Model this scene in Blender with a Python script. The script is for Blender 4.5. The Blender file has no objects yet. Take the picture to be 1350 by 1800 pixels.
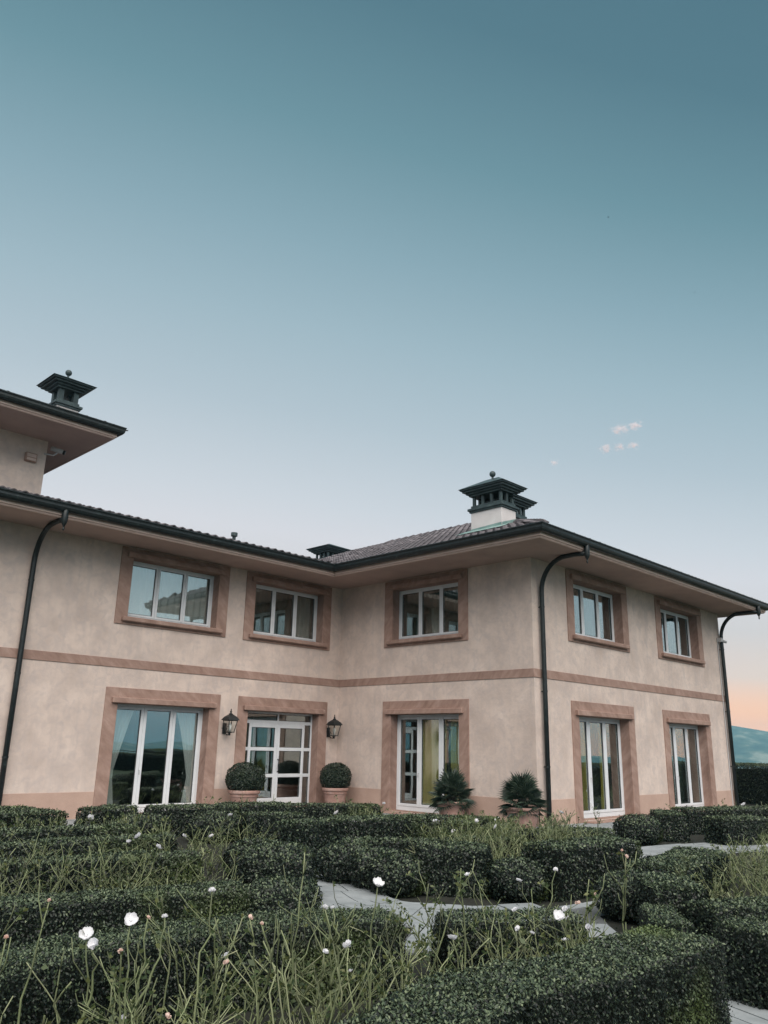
import bpy, bmesh, math, random
import numpy as np
from mathutils import Vector, Matrix
R = math.radians
rng = np.random.default_rng(7); random.seed(7)
scene = bpy.context.scene
col = scene.collection

# ------------------------------------------------------------------ camera
CAM = np.array([-16.102, -17.696, 1.663])
YAW, PITCH, ROLL = R(45.18), R(16.346), R(1.252)
fw = Vector((math.sin(YAW)*math.cos(PITCH), math.cos(YAW)*math.cos(PITCH), math.sin(PITCH)))
rt = Vector((math.cos(YAW), -math.sin(YAW), 0)); up = rt.cross(fw)
rt2 = math.cos(ROLL)*rt + math.sin(ROLL)*up; up2 = -math.sin(ROLL)*rt + math.cos(ROLL)*up
cd = bpy.data.cameras.new('camera'); cam = bpy.data.objects.new('camera', cd); col.objects.link(cam)
m = Matrix.Identity(4)
for i in range(3):
    m[i][0], m[i][1], m[i][2], m[i][3] = rt2[i], up2[i], -fw[i], CAM[i]
cam.matrix_world = m
cd.sensor_fit = 'VERTICAL'; cd.sensor_height = 36; cd.sensor_width = 36; cd.lens = 1408.06/1800*36
cd.clip_start = .05; cd.clip_end = 20000
scene.camera = cam

# ------------------------------------------------------------------ sun, sky, exposure
SUN = Vector((-.38, -.58, .98)).normalized()          # towards the light
sd = bpy.data.lights.new('sun', 'SUN'); sd.energy = 5.0; sd.angle = R(80); sd.color = (1, .895, .82)
so = bpy.data.objects.new('sun', sd); col.objects.link(so); so.rotation_euler = SUN.to_track_quat('Z', 'Y').to_euler()
w = bpy.data.worlds.new('World'); scene.world = w; w.use_nodes = True
nt = w.node_tree; N = nt.nodes; L = nt.links; N.clear()
def nd(t, **k):
    n = N.new(t)
    for a, b in k.items(): setattr(n, a, b)
    return n
def mth(op, a, b=None):
    n = nd('ShaderNodeMath', operation=op)
    for i, v in enumerate((a, b)):
        if v is None: continue
        if isinstance(v, (int, float)): n.inputs[i].default_value = v
        else: L.new(v, n.inputs[i])
    return n.outputs[0]
tc = nd('ShaderNodeTexCoord'); nrm = nd('ShaderNodeVectorMath', operation='NORMALIZE'); L.new(tc.outputs['Generated'], nrm.inputs[0])
sep = nd('ShaderNodeSeparateXYZ'); L.new(nrm.outputs[0], sep.inputs[0])
dot = nd('ShaderNodeVectorMath', operation='DOT_PRODUCT'); L.new(nrm.outputs[0], dot.inputs[0]); dot.inputs[1].default_value = (-.705, .709, 0)
fac = mth('MULTIPLY', sep.outputs['Z'], mth('ADD', mth('SUBTRACT', 1.0, mth('MULTIPLY', mth('MULTIPLY', dot.outputs['Value'], .42), mth('SUBTRACT', 1.3, sep.outputs['Z']))), mth('MULTIPLY', mth('MULTIPLY', dot.outputs['Value'], dot.outputs['Value']), .45)))
ramp = nd('ShaderNodeValToRGB'); L.new(fac, ramp.inputs[0])
stops = [(0, (1.8, .62, .20)), (.02, (1.78, .64, .22)), (.06, (1.42, .68, .33)), (.107, (.92, .71, .60)), (.17, (.73, .68, .67)), (.24, (.74, .735, .775)), (.281, (.66, .70, .75)),
         (.381, (.485, .58, .645)), (.475, (.37, .50, .57)), (.559, (.268, .41, .48)), (.657, (.16, .30, .358)), (.754, (.097, .205, .26)), (1, (.05, .13, .18))]
els = ramp.color_ramp.elements
while len(els) < len(stops): els.new(.5)
for e, (p, c) in zip(els, stops): e.position = p; e.color = (*c, 1)
cool = nd('ShaderNodeValToRGB'); L.new(fac, cool.inputs[0])
cst = [(0, (.28, .29, .32)), (.03, (.36, .33, .36)), (.08, (.58, .49, .51)), (.15, (.70, .65, .68)), (.24, (.72, .75, .79))]+stops[6:]
ce = cool.color_ramp.elements
while len(ce) < len(cst): ce.new(.5)
for e, (p, c) in zip(ce, cst): e.position = p; e.color = (*c, 1)
dot2 = nd('ShaderNodeVectorMath', operation='DOT_PRODUCT'); L.new(nrm.outputs[0], dot2.inputs[0]); dot2.inputs[1].default_value = (.94, .34, 0)
gl_ = nd('ShaderNodeMapRange', interpolation_type='SMOOTHSTEP'); L.new(dot2.outputs['Value'], gl_.inputs[0]); gl_.inputs[1].default_value = .1; gl_.inputs[2].default_value = .95
mg = nd('ShaderNodeMixRGB'); L.new(gl_.outputs[0], mg.inputs[0]); L.new(cool.outputs[0], mg.inputs[1]); L.new(ramp.outputs[0], mg.inputs[2])
sky = nd('ShaderNodeTexSky', sky_type='NISHITA', sun_disc=False)
sky.sun_elevation = math.asin(SUN.z); sky.sun_rotation = math.atan2(SUN.x, SUN.y)
mul = nd('ShaderNodeMixRGB', blend_type='MULTIPLY'); mul.inputs[0].default_value = 1; mul.inputs[2].default_value = (.06, .06, .06, 1)
L.new(sky.outputs[0], mul.inputs[1])
mx = nd('ShaderNodeMixRGB'); mx.inputs[0].default_value = .06; L.new(mg.outputs[0], mx.inputs[1]); L.new(mul.outputs[0], mx.inputs[2])
bg = nd('ShaderNodeBackground'); bg.inputs[1].default_value = .93; L.new(mx.outputs[0], bg.inputs[0])
wo = nd('ShaderNodeOutputWorld'); L.new(bg.outputs[0], wo.inputs[0])
vs = scene.view_settings; vs.view_transform = 'Standard'; vs.look = 'None'; vs.exposure = .12; vs.gamma = 1; vs.use_curve_mapping = False
cy = scene.cycles; cy.use_denoising = True; cy.max_bounces = 8; cy.transparent_max_bounces = 12; cy.volume_bounces = 1; cy.caustics_reflective = False; cy.caustics_refractive = False

# ------------------------------------------------------------------ materials
def mat(name, base, var=None, scale=4.0, rough=.8, bump=0, bscale=30, spec=.3, detail=6, metal=0, coords='Object', isl=0, stretch=None, extra=None, trans=0):
    """noise-mottled principled material; var is a list of (position, colour)"""
    mt = bpy.data.materials.new(name); mt.use_nodes = True; t = mt.node_tree; n = t.nodes; l = t.links
    b = n['Principled BSDF']; b.inputs['Roughness'].default_value = rough; b.inputs['Metallic'].default_value = metal
    b.inputs['Specular IOR Level'].default_value = spec
    if trans:
        b.inputs['Transmission Weight'].default_value = trans
    c = n.new('ShaderNodeTexCoord'); vec = c.outputs[coords]
    if stretch:
        mp = n.new('ShaderNodeMapping'); mp.vector_type = 'TEXTURE'; mp.inputs['Scale'].default_value = stretch[0]; mp.inputs['Rotation'].default_value = stretch[1]
        l.new(vec, mp.inputs[0]); vec = mp.outputs[0]
    if var:
        no = n.new('ShaderNodeTexNoise'); no.inputs['Scale'].default_value = scale; no.inputs['Detail'].default_value = detail; no.inputs['Roughness'].default_value = .62
        l.new(vec, no.inputs[0]); r = n.new('ShaderNodeValToRGB'); l.new(no.outputs[0], r.inputs[0])
        e = r.color_ramp.elements
        while len(e) < len(var): e.new(.5)
        for q, (p, cc) in zip(e, var): q.position = p; q.color = (*cc, 1)
        out = r.outputs[0]
    else:
        rgb = n.new('ShaderNodeRGB'); rgb.outputs[0].default_value = (*base, 1); out = rgb.outputs[0]
    if isl:
        g = n.new('ShaderNodeNewGeometry'); h = n.new('ShaderNodeHueSaturation')
        mr = n.new('ShaderNodeMapRange'); mr.inputs[3].default_value = 1-isl; mr.inputs[4].default_value = 1+isl
        l.new(g.outputs['Random Per Island'], mr.inputs[0]); l.new(mr.outputs[0], h.inputs['Value']); l.new(out, h.inputs['Color']); out = h.outputs[0]
    if extra: out = extra(n, l, vec, out, c)
    l.new(out, b.inputs['Base Color'])
    if bump:
        bn = n.new('ShaderNodeTexNoise'); bn.inputs['Scale'].default_value = bscale; bn.inputs['Detail'].default_value = 5; l.new(vec, bn.inputs[0])
        bp = n.new('ShaderNodeBump'); bp.inputs['Strength'].default_value = bump; bp.inputs['Distance'].default_value = .02; l.new(bn.outputs[0], bp.inputs['Height']); l.new(bp.outputs[0], b.inputs['Normal'])
    return mt
def fine(amount, scale, col2):
    def f(n, l, vec, out, c):
        no = n.new('ShaderNodeTexNoise'); no.inputs['Scale'].default_value = scale; no.inputs['Detail'].default_value = 8; no.inputs['Distortion'].default_value = 1.2
        l.new(vec, no.inputs[0]); r = n.new('ShaderNodeValToRGB'); r.color_ramp.elements[0].position = .45; r.color_ramp.elements[1].position = .72
        l.new(no.outputs[0], r.inputs[0]); mlt = n.new('ShaderNodeMath'); mlt.operation = 'MULTIPLY'; mlt.inputs[1].default_value = amount; l.new(r.outputs[0], mlt.inputs[0])
        x = n.new('ShaderNodeMixRGB'); x.inputs[2].default_value = (*col2, 1); l.new(mlt.outputs[0], x.inputs[0]); l.new(out, x.inputs[1]); return x.outputs[0]
    return f
def streaks(f0, amount, col2):
    def f(n, l, vec, out, c):
        out = f0(n, l, vec, out, c); mp = n.new('ShaderNodeMapping'); mp.inputs['Scale'].default_value = (7, 7, .45); l.new(vec, mp.inputs[0])
        no = n.new('ShaderNodeTexNoise'); no.inputs['Scale'].default_value = 1; no.inputs['Detail'].default_value = 5; l.new(mp.outputs[0], no.inputs[0]); r = n.new('ShaderNodeValToRGB'); r.color_ramp.elements[0].position = .52; r.color_ramp.elements[1].position = .75
        l.new(no.outputs[0], r.inputs[0]); ml = n.new('ShaderNodeMath'); ml.operation = 'MULTIPLY'; ml.inputs[1].default_value = amount; l.new(r.outputs[0], ml.inputs[0])
        x = n.new('ShaderNodeMixRGB'); x.inputs[2].default_value = (*col2, 1); l.new(ml.outputs[0], x.inputs[0]); l.new(out, x.inputs[1]); return x.outputs[0]
    return f
M = {}
M['plaster'] = mat('plaster', None, [(.30, (.51, .425, .375)), (.45, (.595, .50, .445)), (.56, (.66, .555, .49)), (.72, (.72, .615, .55))], 1.3, .9, .25, 14, .15, extra=streaks(fine(.6, 4.6, (.48, .42, .40)), .4, (.47, .42, .40)))
M['plinth'] = mat('plinth_paint', None, [(.3, (.43, .305, .25)), (.7, (.52, .375, .31))], 2.0, .9, .2, 20, .15, extra=fine(.35, 5, (.50, .35, .28)))
M['stone'] = mat('pink_stone', None, [(.3, (.26, .17, .135)), (.5, (.34, .23, .188)), (.7, (.43, .305, .255))], 2.2, .75, .15, 40, .25, stretch=((1, 1, .3), (R(-42), R(42), 0)), extra=fine(.35, 5, (.27, .18, .16)))
M['soffit'] = mat('soffit_paint', None, [(.3, (.40, .31, .28)), (.7, (.50, .39, .35))], 1.2, .85, .1, 30, .2)
M['cornice'] = mat('cornice_paint', None, [(.3, (.50, .39, .34)), (.7, (.60, .48, .43))], 3, .8)
M['gutter'] = mat('dark_copper', None, [(.3, (.008, .012, .013)), (.62, (.017, .025, .027)), (.74, (.05, .075, .075))], 9, .42, .1, 60, .5, metal=.25)
M['verdigris'] = mat('verdigris', None, [(.3, (.03, .045, .05)), (.55, (.05, .075, .08)), (.75, (.09, .13, .132))], 5, .45, .15, 30, .3)
M['flash'] = mat('flashing', None, [(.3, (.13, .23, .22)), (.7, (.26, .38, .36))], 4, .7)
M['tile'] = mat('roof_tile_clay', None, [(.3, (.06, .058, .065)), (.5, (.12, .112, .122)), (.72, (.24, .225, .24))], 2.3, .8, .3, 40, .2, isl=.35)
M['chimw'] = mat('chimney_render', None, [(.3, (.55, .53, .53)), (.7, (.66, .64, .64))], 2, .9, .15, 25)
M['white'] = mat('white_aluminium', None, [(.3, (.66, .70, .73)), (.7, (.75, .79, .82))], 3, .4, spec=.4)
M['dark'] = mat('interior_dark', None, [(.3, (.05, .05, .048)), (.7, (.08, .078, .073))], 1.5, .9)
M['gasket'] = mat('gasket', (.02, .022, .024), rough=.6)
M['iron'] = mat('black_iron', None, [(.3, (.008, .01, .011)), (.7, (.022, .026, .028))], 12, .5, .2, 80, .4)
M['terracotta'] = mat('terracotta', None, [(.3, (.33, .19, .155)), (.55, (.42, .27, .23)), (.75, (.52, .40, .36))], 5, .9, .2, 40)
M['soil'] = mat('soil', None, [(.3, (.010, .012, .010)), (.7, (.026, .029, .023))], 6, .95, .5, 30)
M['paving'] = mat('paving_stone', None, [(.3, (.20, .228, .24)), (.55, (.265, .295, .308)), (.75, (.33, .36, .375))], 1.3, .75, .2, 25, .3, coords='Generated' if False else 'Object', extra=fine(.5, 4, (.15, .17, .178)))
M['mortar'] = mat('mortar', (.10, .11, .113), rough=.95)
def land_mat():
    return mat('hill_woodland', None, [(.35, (.008, .014, .01)), (.5, (.04, .055, .035)), (.62, (.20, .20, .15))], .009, .95, coords='Object', detail=9)
M['land'] = land_mat()
M['grass'] = mat('lawn', None, [(.3, (.02, .033, .018)), (.7, (.05, .07, .035))], 1.2, .95)
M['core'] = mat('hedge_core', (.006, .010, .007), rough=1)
def leafmat(name, stops, isl, tr=.3, patch=None, rough=.45, spec=.45):
    mt = bpy.data.materials.new(name); mt.use_nodes = True; t = mt.node_tree; n = t.nodes; l = t.links; b = n['Principled BSDF']
    b.inputs['Roughness'].default_value = rough; b.inputs['Specular IOR Level'].default_value = spec
    g = n.new('ShaderNodeNewGeometry'); r = n.new('ShaderNodeValToRGB'); l.new(g.outputs['Random Per Island'], r.inputs[0])
    e = r.color_ramp.elements
    while len(e) < len(stops): e.new(.5)
    for q, (p, c) in zip(e, stops): q.position = p; q.color = (*c, 1)
    out = r.outputs[0]
    if patch:
        c = n.new('ShaderNodeTexCoord'); no = n.new('ShaderNodeTexNoise'); no.inputs['Scale'].default_value = patch[0]; no.inputs['Detail'].default_value = 3; l.new(c.outputs['Object'], no.inputs[0])
        rr = n.new('ShaderNodeValToRGB'); rr.color_ramp.elements[0].position = patch[1]; rr.color_ramp.elements[1].position = patch[1]+.12; l.new(no.outputs[0], rr.inputs[0])
        ml = n.new('ShaderNodeMath'); ml.operation = 'MULTIPLY'; ml.inputs[1].default_value = patch[3]; l.new(rr.outputs[0], ml.inputs[0])
        x = n.new('ShaderNodeMixRGB'); l.new(ml.outputs[0], x.inputs[0]); l.new(out, x.inputs[1]); x.inputs[2].default_value = (*patch[2], 1); out = x.outputs[0]
    l.new(out, b.inputs['Base Color'])
    ts = n.new('ShaderNodeBsdfTranslucent'); l.new(out, ts.inputs[0]); ms = n.new('ShaderNodeMixShader'); ms.inputs[0].default_value = tr
    l.new(b.outputs[0], ms.inputs[1]); l.new(ts.outputs[0], ms.inputs[2]); l.new(ms.outputs[0], n['Material Output'].inputs[0])
    return mt
M['box'] = leafmat('box_leaf', [(0, (.003, .006, .005)), (.5, (.0075, .0145, .0105)), (.85, (.019, .033, .023)), (1, (.09, .12, .08))], .3, .08, patch=(1.1, .58, (.10, .145, .04), .55), rough=.48, spec=.4)
M['fresh_toplit'] = leafmat('fresh_toplit_box_leaf', [(0, (.045, .07, .042)), (.6, (.095, .135, .078)), (1, (.18, .225, .13))], .3, .15, patch=(1.1, .58, (.13, .18, .05), .6), rough=.5, spec=.4)  # new growth, its pale tone also painting skylight onto the clipped tops
M['topi'] = leafmat('topiary_leaf', [(0, (.012, .022, .016)), (.6, (.026, .046, .03)), (1, (.06, .085, .05))], .3, .2)
M['palm'] = leafmat('palm_leaf', [(0, (.02, .04, .03)), (.6, (.045, .075, .05)), (1, (.10, .14, .10))], .3, .15)
M['rleaf'] = leafmat('rose_leaf', [(0, (.035, .06, .025)), (.6, (.07, .105, .04)), (1, (.17, .19, .07))], .3, .3)
M['cane'] = mat('rose_cane', None, [(.32, (.075, .085, .05)), (.48, (.145, .178, .088)), (.66, (.27, .285, .18))], 2.2, .6, coords='Object', isl=.45)
M['petal'] = leafmat('white_petal', [(0, (.72, .74, .78)), (1, (.86, .86, .88))], .1, .3, rough=.6)
M['petalpink'] = leafmat('blush_petal', [(0, (.72, .50, .42)), (1, (.85, .68, .60))], .1, .3, rough=.6)
def glass_mat(name, tint, ior):
    mt = bpy.data.materials.new(name); mt.use_nodes = True; t = mt.node_tree; n = t.nodes; l = t.links; n.remove(n['Principled BSDF'])
    tr = n.new('ShaderNodeBsdfTransparent'); tr.inputs[0].default_value = (.94, .97, .96, 1)
    gl = n.new('ShaderNodeBsdfGlossy'); gl.inputs[0].default_value = (*tint, 1); gl.inputs['Roughness'].default_value = .006
    no = n.new('ShaderNodeTexNoise'); no.inputs['Scale'].default_value = 1.3; no.inputs['Detail'].default_value = 1
    c = n.new('ShaderNodeTexCoord'); l.new(c.outputs['Object'], no.inputs[0]); bp = n.new('ShaderNodeBump'); bp.inputs['Strength'].default_value = .035; bp.inputs['Distance'].default_value = .05
    l.new(no.outputs[0], bp.inputs['Height']); l.new(bp.outputs[0], gl.inputs['Normal'])
    lw = n.new('ShaderNodeLayerWeight'); lw.inputs[0].default_value = .5; pw = n.new('ShaderNodeMath'); pw.operation = 'POWER'; pw.inputs[1].default_value = 4; l.new(lw.outputs['Facing'], pw.inputs[0])
    fr = n.new('ShaderNodeMath'); fr.operation = 'MULTIPLY_ADD'; fr.inputs[1].default_value = 1-ior; fr.inputs[2].default_value = ior; l.new(pw.outputs[0], fr.inputs[0]); ms = n.new('ShaderNodeMixShader')
    l.new(fr.outputs[0], ms.inputs[0]); l.new(tr.outputs[0], ms.inputs[1]); l.new(gl.outputs[0], ms.inputs[2]); l.new(ms.outputs[0], n['Material Output'].inputs[0])
    return mt
M['glass'] = glass_mat('window_glass', (.88, 1, 1), .27)
M['lglass'] = glass_mat('lantern_glass', (.95, .95, .95), .04)
def cloth(name, c, tr, ta):
    mt = bpy.data.materials.new(name); mt.use_nodes = True; t = mt.node_tree; n = t.nodes; l = t.links; n.remove(n['Principled BSDF'])
    d = n.new('ShaderNodeBsdfDiffuse'); d.inputs[0].default_value = (*c, 1); s = n.new('ShaderNodeBsdfTranslucent'); s.inputs[0].default_value = (*c, 1)
    p = n.new('ShaderNodeBsdfTransparent'); a = n.new('ShaderNodeMixShader'); a.inputs[0].default_value = tr; b = n.new('ShaderNodeMixShader'); b.inputs[0].default_value = ta
    wv = n.new('ShaderNodeTexNoise'); wv.inputs['Scale'].default_value = 60
    l.new(d.outputs[0], a.inputs[1]); l.new(s.outputs[0], a.inputs[2]); l.new(a.outputs[0], b.inputs[1]); l.new(p.outputs[0], b.inputs[2]); l.new(b.outputs[0], n['Material Output'].inputs[0])
    return mt
M['sheer'] = cloth('sheer_cloth', (.90, .92, .91), .12, .04)
M['drape'] = cloth('grey_drape', (.11, .14, .12), .15, 0)
M['olive'] = cloth('olive_drape', (.60, .57, .18), .15, 0)
M['yellow'] = cloth('yellow_drape', (.68, .58, .13), .15, 0)
M['bulb'] = mat('frosted_bulb', (.8, .8, .78), rough=.4)
M['bird'] = mat('bird_feather', (.015, .015, .018), rough=.8)
M['grey'] = mat('grey_plastic', (.45, .46, .47), rough=.5)

# ------------------------------------------------------------------ mesh helpers
def link(o, parent=None):
    col.objects.link(o)
    if parent is not None: o.parent = parent
    return o
def tag(o, label=None, cat=None, group=None, kind=None):
    if label: o['label'] = label
    if cat: o['category'] = cat
    if group: o['group'] = group
    if kind: o['kind'] = kind
    return o
def empty(name, loc=(0, 0, 0), rz=0):
    o = bpy.data.objects.new(name, None); o.location = loc; o.rotation_euler.z = rz; o.empty_display_size = .2; return link(o)
I = lambda p: p
class MB:
    def __init__(s, tf=I): s.v = []; s.f = []; s.tf = tf; s.mi = []; s.cm = 0
    def add(s, vs, fs):
        k = len(s.v); s.v += [tuple(s.tf(p)) for p in vs]; s.f += [tuple(i+k for i in f) for f in fs]; s.mi += [s.cm]*len(fs)
    def box(s, x0, x1, y0, y1, z0, z1):
        s.add([(x0, y0, z0), (x1, y0, z0), (x1, y1, z0), (x0, y1, z0), (x0, y0, z1), (x1, y0, z1), (x1, y1, z1), (x0, y1, z1)],
              [(0, 3, 2, 1), (4, 5, 6, 7), (0, 1, 5, 4), (1, 2, 6, 5), (2, 3, 7, 6), (3, 0, 4, 7)])
    def bevbox(s, x0, x1, y0, y1, z0, z1, b=.008):
        """box with chamfered edges"""
        V = []; F = []
        def idx(a, bx, c, ax): return V.index(a)
        pts = {}
        for sx in (0, 1):
            for sy in (0, 1):
                for sz in (0, 1):
                    X = (x0, x1)[sx]; Y = (y0, y1)[sy]; Z = (z0, z1)[sz]; dx = b*(1-2*sx); dy = b*(1-2*sy); dz = b*(1-2*sz)
                    for a, p in enumerate(((X, Y+dy, Z+dz), (X+dx, Y, Z+dz), (X+dx, Y+dy, Z))):
                        pts[(sx, sy, sz, a)] = len(V); V.append(p)
        for q in (0, 1):
            F.append([pts[(q, 0, 0, 0)], pts[(q, 1, 0, 0)], pts[(q, 1, 1, 0)], pts[(q, 0, 1, 0)]])
            F.append([pts[(0, q, 0, 1)], pts[(1, q, 0, 1)], pts[(1, q, 1, 1)], pts[(0, q, 1, 1)]])
            F.append([pts[(0, 0, q, 2)], pts[(1, 0, q, 2)], pts[(1, 1, q, 2)], pts[(0, 1, q, 2)]])
            for r_ in (0, 1):
                F.append([pts[(0, q, r_, 1)], pts[(1, q, r_, 1)], pts[(1, q, r_, 2)], pts[(0, q, r_, 2)]])
                F.append([pts[(q, 0, r_, 0)], pts[(q, 1, r_, 0)], pts[(q, 1, r_, 2)], pts[(q, 0, r_, 2)]])
                F.append([pts[(q, r_, 0, 0)], pts[(q, r_, 1, 0)], pts[(q, r_, 1, 1)], pts[(q, r_, 0, 1)]])
        for sx in (0, 1):
            for sy in (0, 1):
                for sz in (0, 1): F.append([pts[(sx, sy, sz, a)] for a in range(3)])
        s.add(V, F)
    def prism(s, poly, z0, z1):
        n = len(poly); s.add([(x, y, z0) for x, y in poly]+[(x, y, z1) for x, y in poly],
                             [tuple(range(n-1, -1, -1)), tuple(range(n, 2*n))]+[(i, (i+1) % n, n+(i+1) % n, n+i) for i in range(n)])
    def lathe(s, prof, c=(0, 0, 0), n=20, sq=None):
        vs = []; k = len(prof)
        for r, z in prof:
            for i in range(n):
                a = 2*math.pi*(i+.5)/n; vs.append((c[0]+r*math.cos(a), c[1]+r*math.sin(a), c[2]+z))
        fs = [(j*n+i, j*n+(i+1) % n, (j+1)*n+(i+1) % n, (j+1)*n+i) for j in range(k-1) for i in range(n)]
        fs += [tuple(range(n-1, -1, -1)), tuple(range((k-1)*n, k*n))]
        s.add(vs, fs)
    def tube(s, pts, rad, n=8):
        pts = [Vector(p) for p in pts]; k = len(pts); rad = rad if isinstance(rad, (list, tuple)) else [rad]*k
        vs = []; ref = None
        for i, p in enumerate(pts):
            d = ((pts[min(i+1, k-1)]-p).normalized()+(p-pts[max(i-1, 0)]).normalized()).normalized()
            if ref is None: ref = d.orthogonal().normalized()
            u = (ref-d*ref.dot(d)).normalized(); v = d.cross(u); ref = u
            for j in range(n):
                a = 2*math.pi*j/n; q = p+(u*math.cos(a)+v*math.sin(a))*rad[i]; vs.append(tuple(q))
        fs = [(j*n+i, j*n+(i+1) % n, (j+1)*n+(i+1) % n, (j+1)*n+i) for j in range(k-1) for i in range(n)]
        fs += [tuple(range(n-1, -1, -1)), tuple(range((k-1)*n, k*n))]
        s.add(vs, fs)
    def sphere(s, c, r, n=12, k=8, sz=1):
        prof = [(max(1e-4, r*math.sin(math.pi*i/k)), -r*sz*math.cos(math.pi*i/k)) for i in range(k+1)]
        s.lathe(prof, c, n)
    def mesh(s, name, mats, smooth=False):
        me = bpy.data.meshes.new(name); me.from_pydata(s.v, [], s.f)
        for q in (mats if isinstance(mats, (list, tuple)) else [mats]): me.materials.append(q)
        me.polygons.foreach_set('material_index', s.mi)
        b = bmesh.new(); b.from_mesh(me); bmesh.ops.recalc_face_normals(b, faces=b.faces); b.to_mesh(me); b.free()
        if smooth: me.shade_smooth()
        return me
    def build(s, name, mats, parent=None, smooth=False):
        return link(bpy.data.objects.new(name, s.mesh(name, mats, smooth)), parent)
def np_mesh(name, V, F4, mats, mi=None):
    """quads only, fast path"""
    me = bpy.data.meshes.new(name); nv = len(V); nf = len(F4)
    me.vertices.add(nv); me.vertices.foreach_set('co', np.asarray(V, np.float32).ravel())
    me.loops.add(nf*4); me.loops.foreach_set('vertex_index', np.asarray(F4, np.int32).ravel())
    me.polygons.add(nf); me.polygons.foreach_set('loop_start', np.arange(nf, dtype=np.int32)*4)
    for q in mats: me.materials.append(q)
    if mi is not None: me.polygons.foreach_set('material_index', np.asarray(mi, np.int32))
    me.update(calc_edges=True); me.validate(); return me

# ------------------------------------------------------------------ the land
def land(name, r_in, rings, hfun, mtl, seg=192):
    V = []; F = []
    for r in rings:
        for i in range(seg):
            a = 2*math.pi*i/seg; V.append((r*math.cos(a), r*math.sin(a), hfun(r, a)))
    for j in range(len(rings)-1):
        for i in range(seg): F.append((j*seg+i, j*seg+(i+1) % seg, (j+1)*seg+(i+1) % seg, (j+1)*seg+i))
    if r_in == 0: V.append((0, 0, 0)); F += [(i, len(V)-1, (i+1) % seg) for i in range(seg)]
    me = bpy.data.meshes.new(name); me.from_pydata(V, [], F); me.materials.append(mtl); me.shade_smooth()
    o = link(bpy.data.objects.new(name, me)); tag(o, kind='structure'); return o
def sm(a, b, x): t = max(0, min(1, (x-a)/(b-a))); return t*t*(3-2*t)
def gh(r, a): return -.01-62*sm(48, 520, r)
land('ground', 0, [3, 8, 15, 25, 35, 42, 48, 56, 70, 90, 130, 190, 270, 380, 520, 800, 1200, 1700, 2300, 3200, 3900], gh, M['land'])
def hh(r, a):
    n = math.sin(a*3+.6)*.5+math.sin(a*7+2.1)*.3+math.sin(a*17+r*.002)*.14+math.sin(a*41+r*.004)*.06+math.sin(a*97+1)*.025
    a_ = (a+math.pi) % (2*math.pi)-math.pi; return -66+sm(2100, 3000, r)*(64+14*n+118*math.exp(-((a_-.47)/.2)**2))*(1 if r < 3100 else .9)
land('hills', 1, [2050, 2200, 2350, 2500, 2650, 2800, 2900, 3000, 3100, 3400, 3800], hh, M['land'], 360)
# garden soil sheet, lawn strip, paths
gm = MB(); gm.prism([(-17.5, -20), (20, -24), (22, 4), (-17.5, 4)], -.15, 0); tag(gm.build('garden_soil', M['soil']), kind='structure')
gm = MB(); gm.prism([(-8.5, -16.6), (-7.2, -16.3), (-4.0, -15.0), (-1.0, -13.6), (7.5, -14.6), (13.2, -13), (14.2, -22), (11.5, -27.5), (-8, -27.5), (-14, -19.5)], .001, .006); tag(gm.build('lawn', M['grass']), kind='structure')
PATHS = [([(-5.0, -4.6), (-7.3, -7.4), (-8.2, -8.5), (-9.2, -10.1), (-9.55, -11.1), (-9.0, -12.1), (-8.2, -12.55)], .58), ([(-8.2, -12.55), (-7.2, -12.65), (-6.2, -12.5), (-5.2, -12.3)], .25), ([(-5.2, -12.35), (-3.6, -11.3), (-1.6, -10.75), (2.5, -12.0), (6, -13)], .62),
         ([(-8.2, -12.55), (-8.9, -13.2), (-9.75, -14.3), (-10.15, -15.2), (-10.7, -16.6)], .40),
         ([(-2.6, -10.6), (-1.4, -9.0), (1.5, -7.9)], .55), ([(-9.3, -10.4), (-10.4, -9.3), (-11.0, -8.4)], .3), ([(-9.2, -12.0), (-10.0, -12.55), (-10.5, -12.85)], .34)]
TERR = [(-13, 0, -1.55, 0.0), (-1.45, 0, -6.78, -1.55), (-1.45, 11.5, -8.3, -6.78)]
def seg_d(p, a, b):
    ax, ay = a; bx, by = b; t = max(0, min(1, ((p[0]-ax)*(bx-ax)+(p[1]-ay)*(by-ay))/((bx-ax)**2+(by-ay)**2))); return math.hypot(p[0]-ax-t*(bx-ax), p[1]-ay-t*(by-ay))
def on_path(p, mrg=0):
    for pl, hw in PATHS:
        for a, b in zip(pl, pl[1:]):
            if seg_d(p, a, b) < hw+mrg: return True
    return any(x0-mrg < p[0] < x1+mrg and y0-mrg < p[1] < y1+mrg for x0, x1, y0, y1 in TERR)
def smooth_line(pl):
    q = [Vector((*pl[0], 0))*2-Vector((*pl[1], 0))]+[Vector((*p, 0)) for p in pl]+[Vector((*pl[-1], 0))*2-Vector((*pl[-2], 0))]; out = []
    for a, b, c, d in zip(q, q[1:], q[2:], q[3:]):
        n = max(2, int((c-b).length/.1))
        for k in range(n):
            t = k/n; out.append(.5*(2*b+(c-a)*t+(2*a-5*b+4*c-d)*t*t+(3*b-a-3*c+d)*t**3))
    out.append(q[-2]); return out
def in_band(p, lines): return any((Vector((p[0], p[1], 0))-q).length < hw-.06 for ln, hw in lines for q in ln)
pm = MB(); slabs = []; done = []
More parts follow.
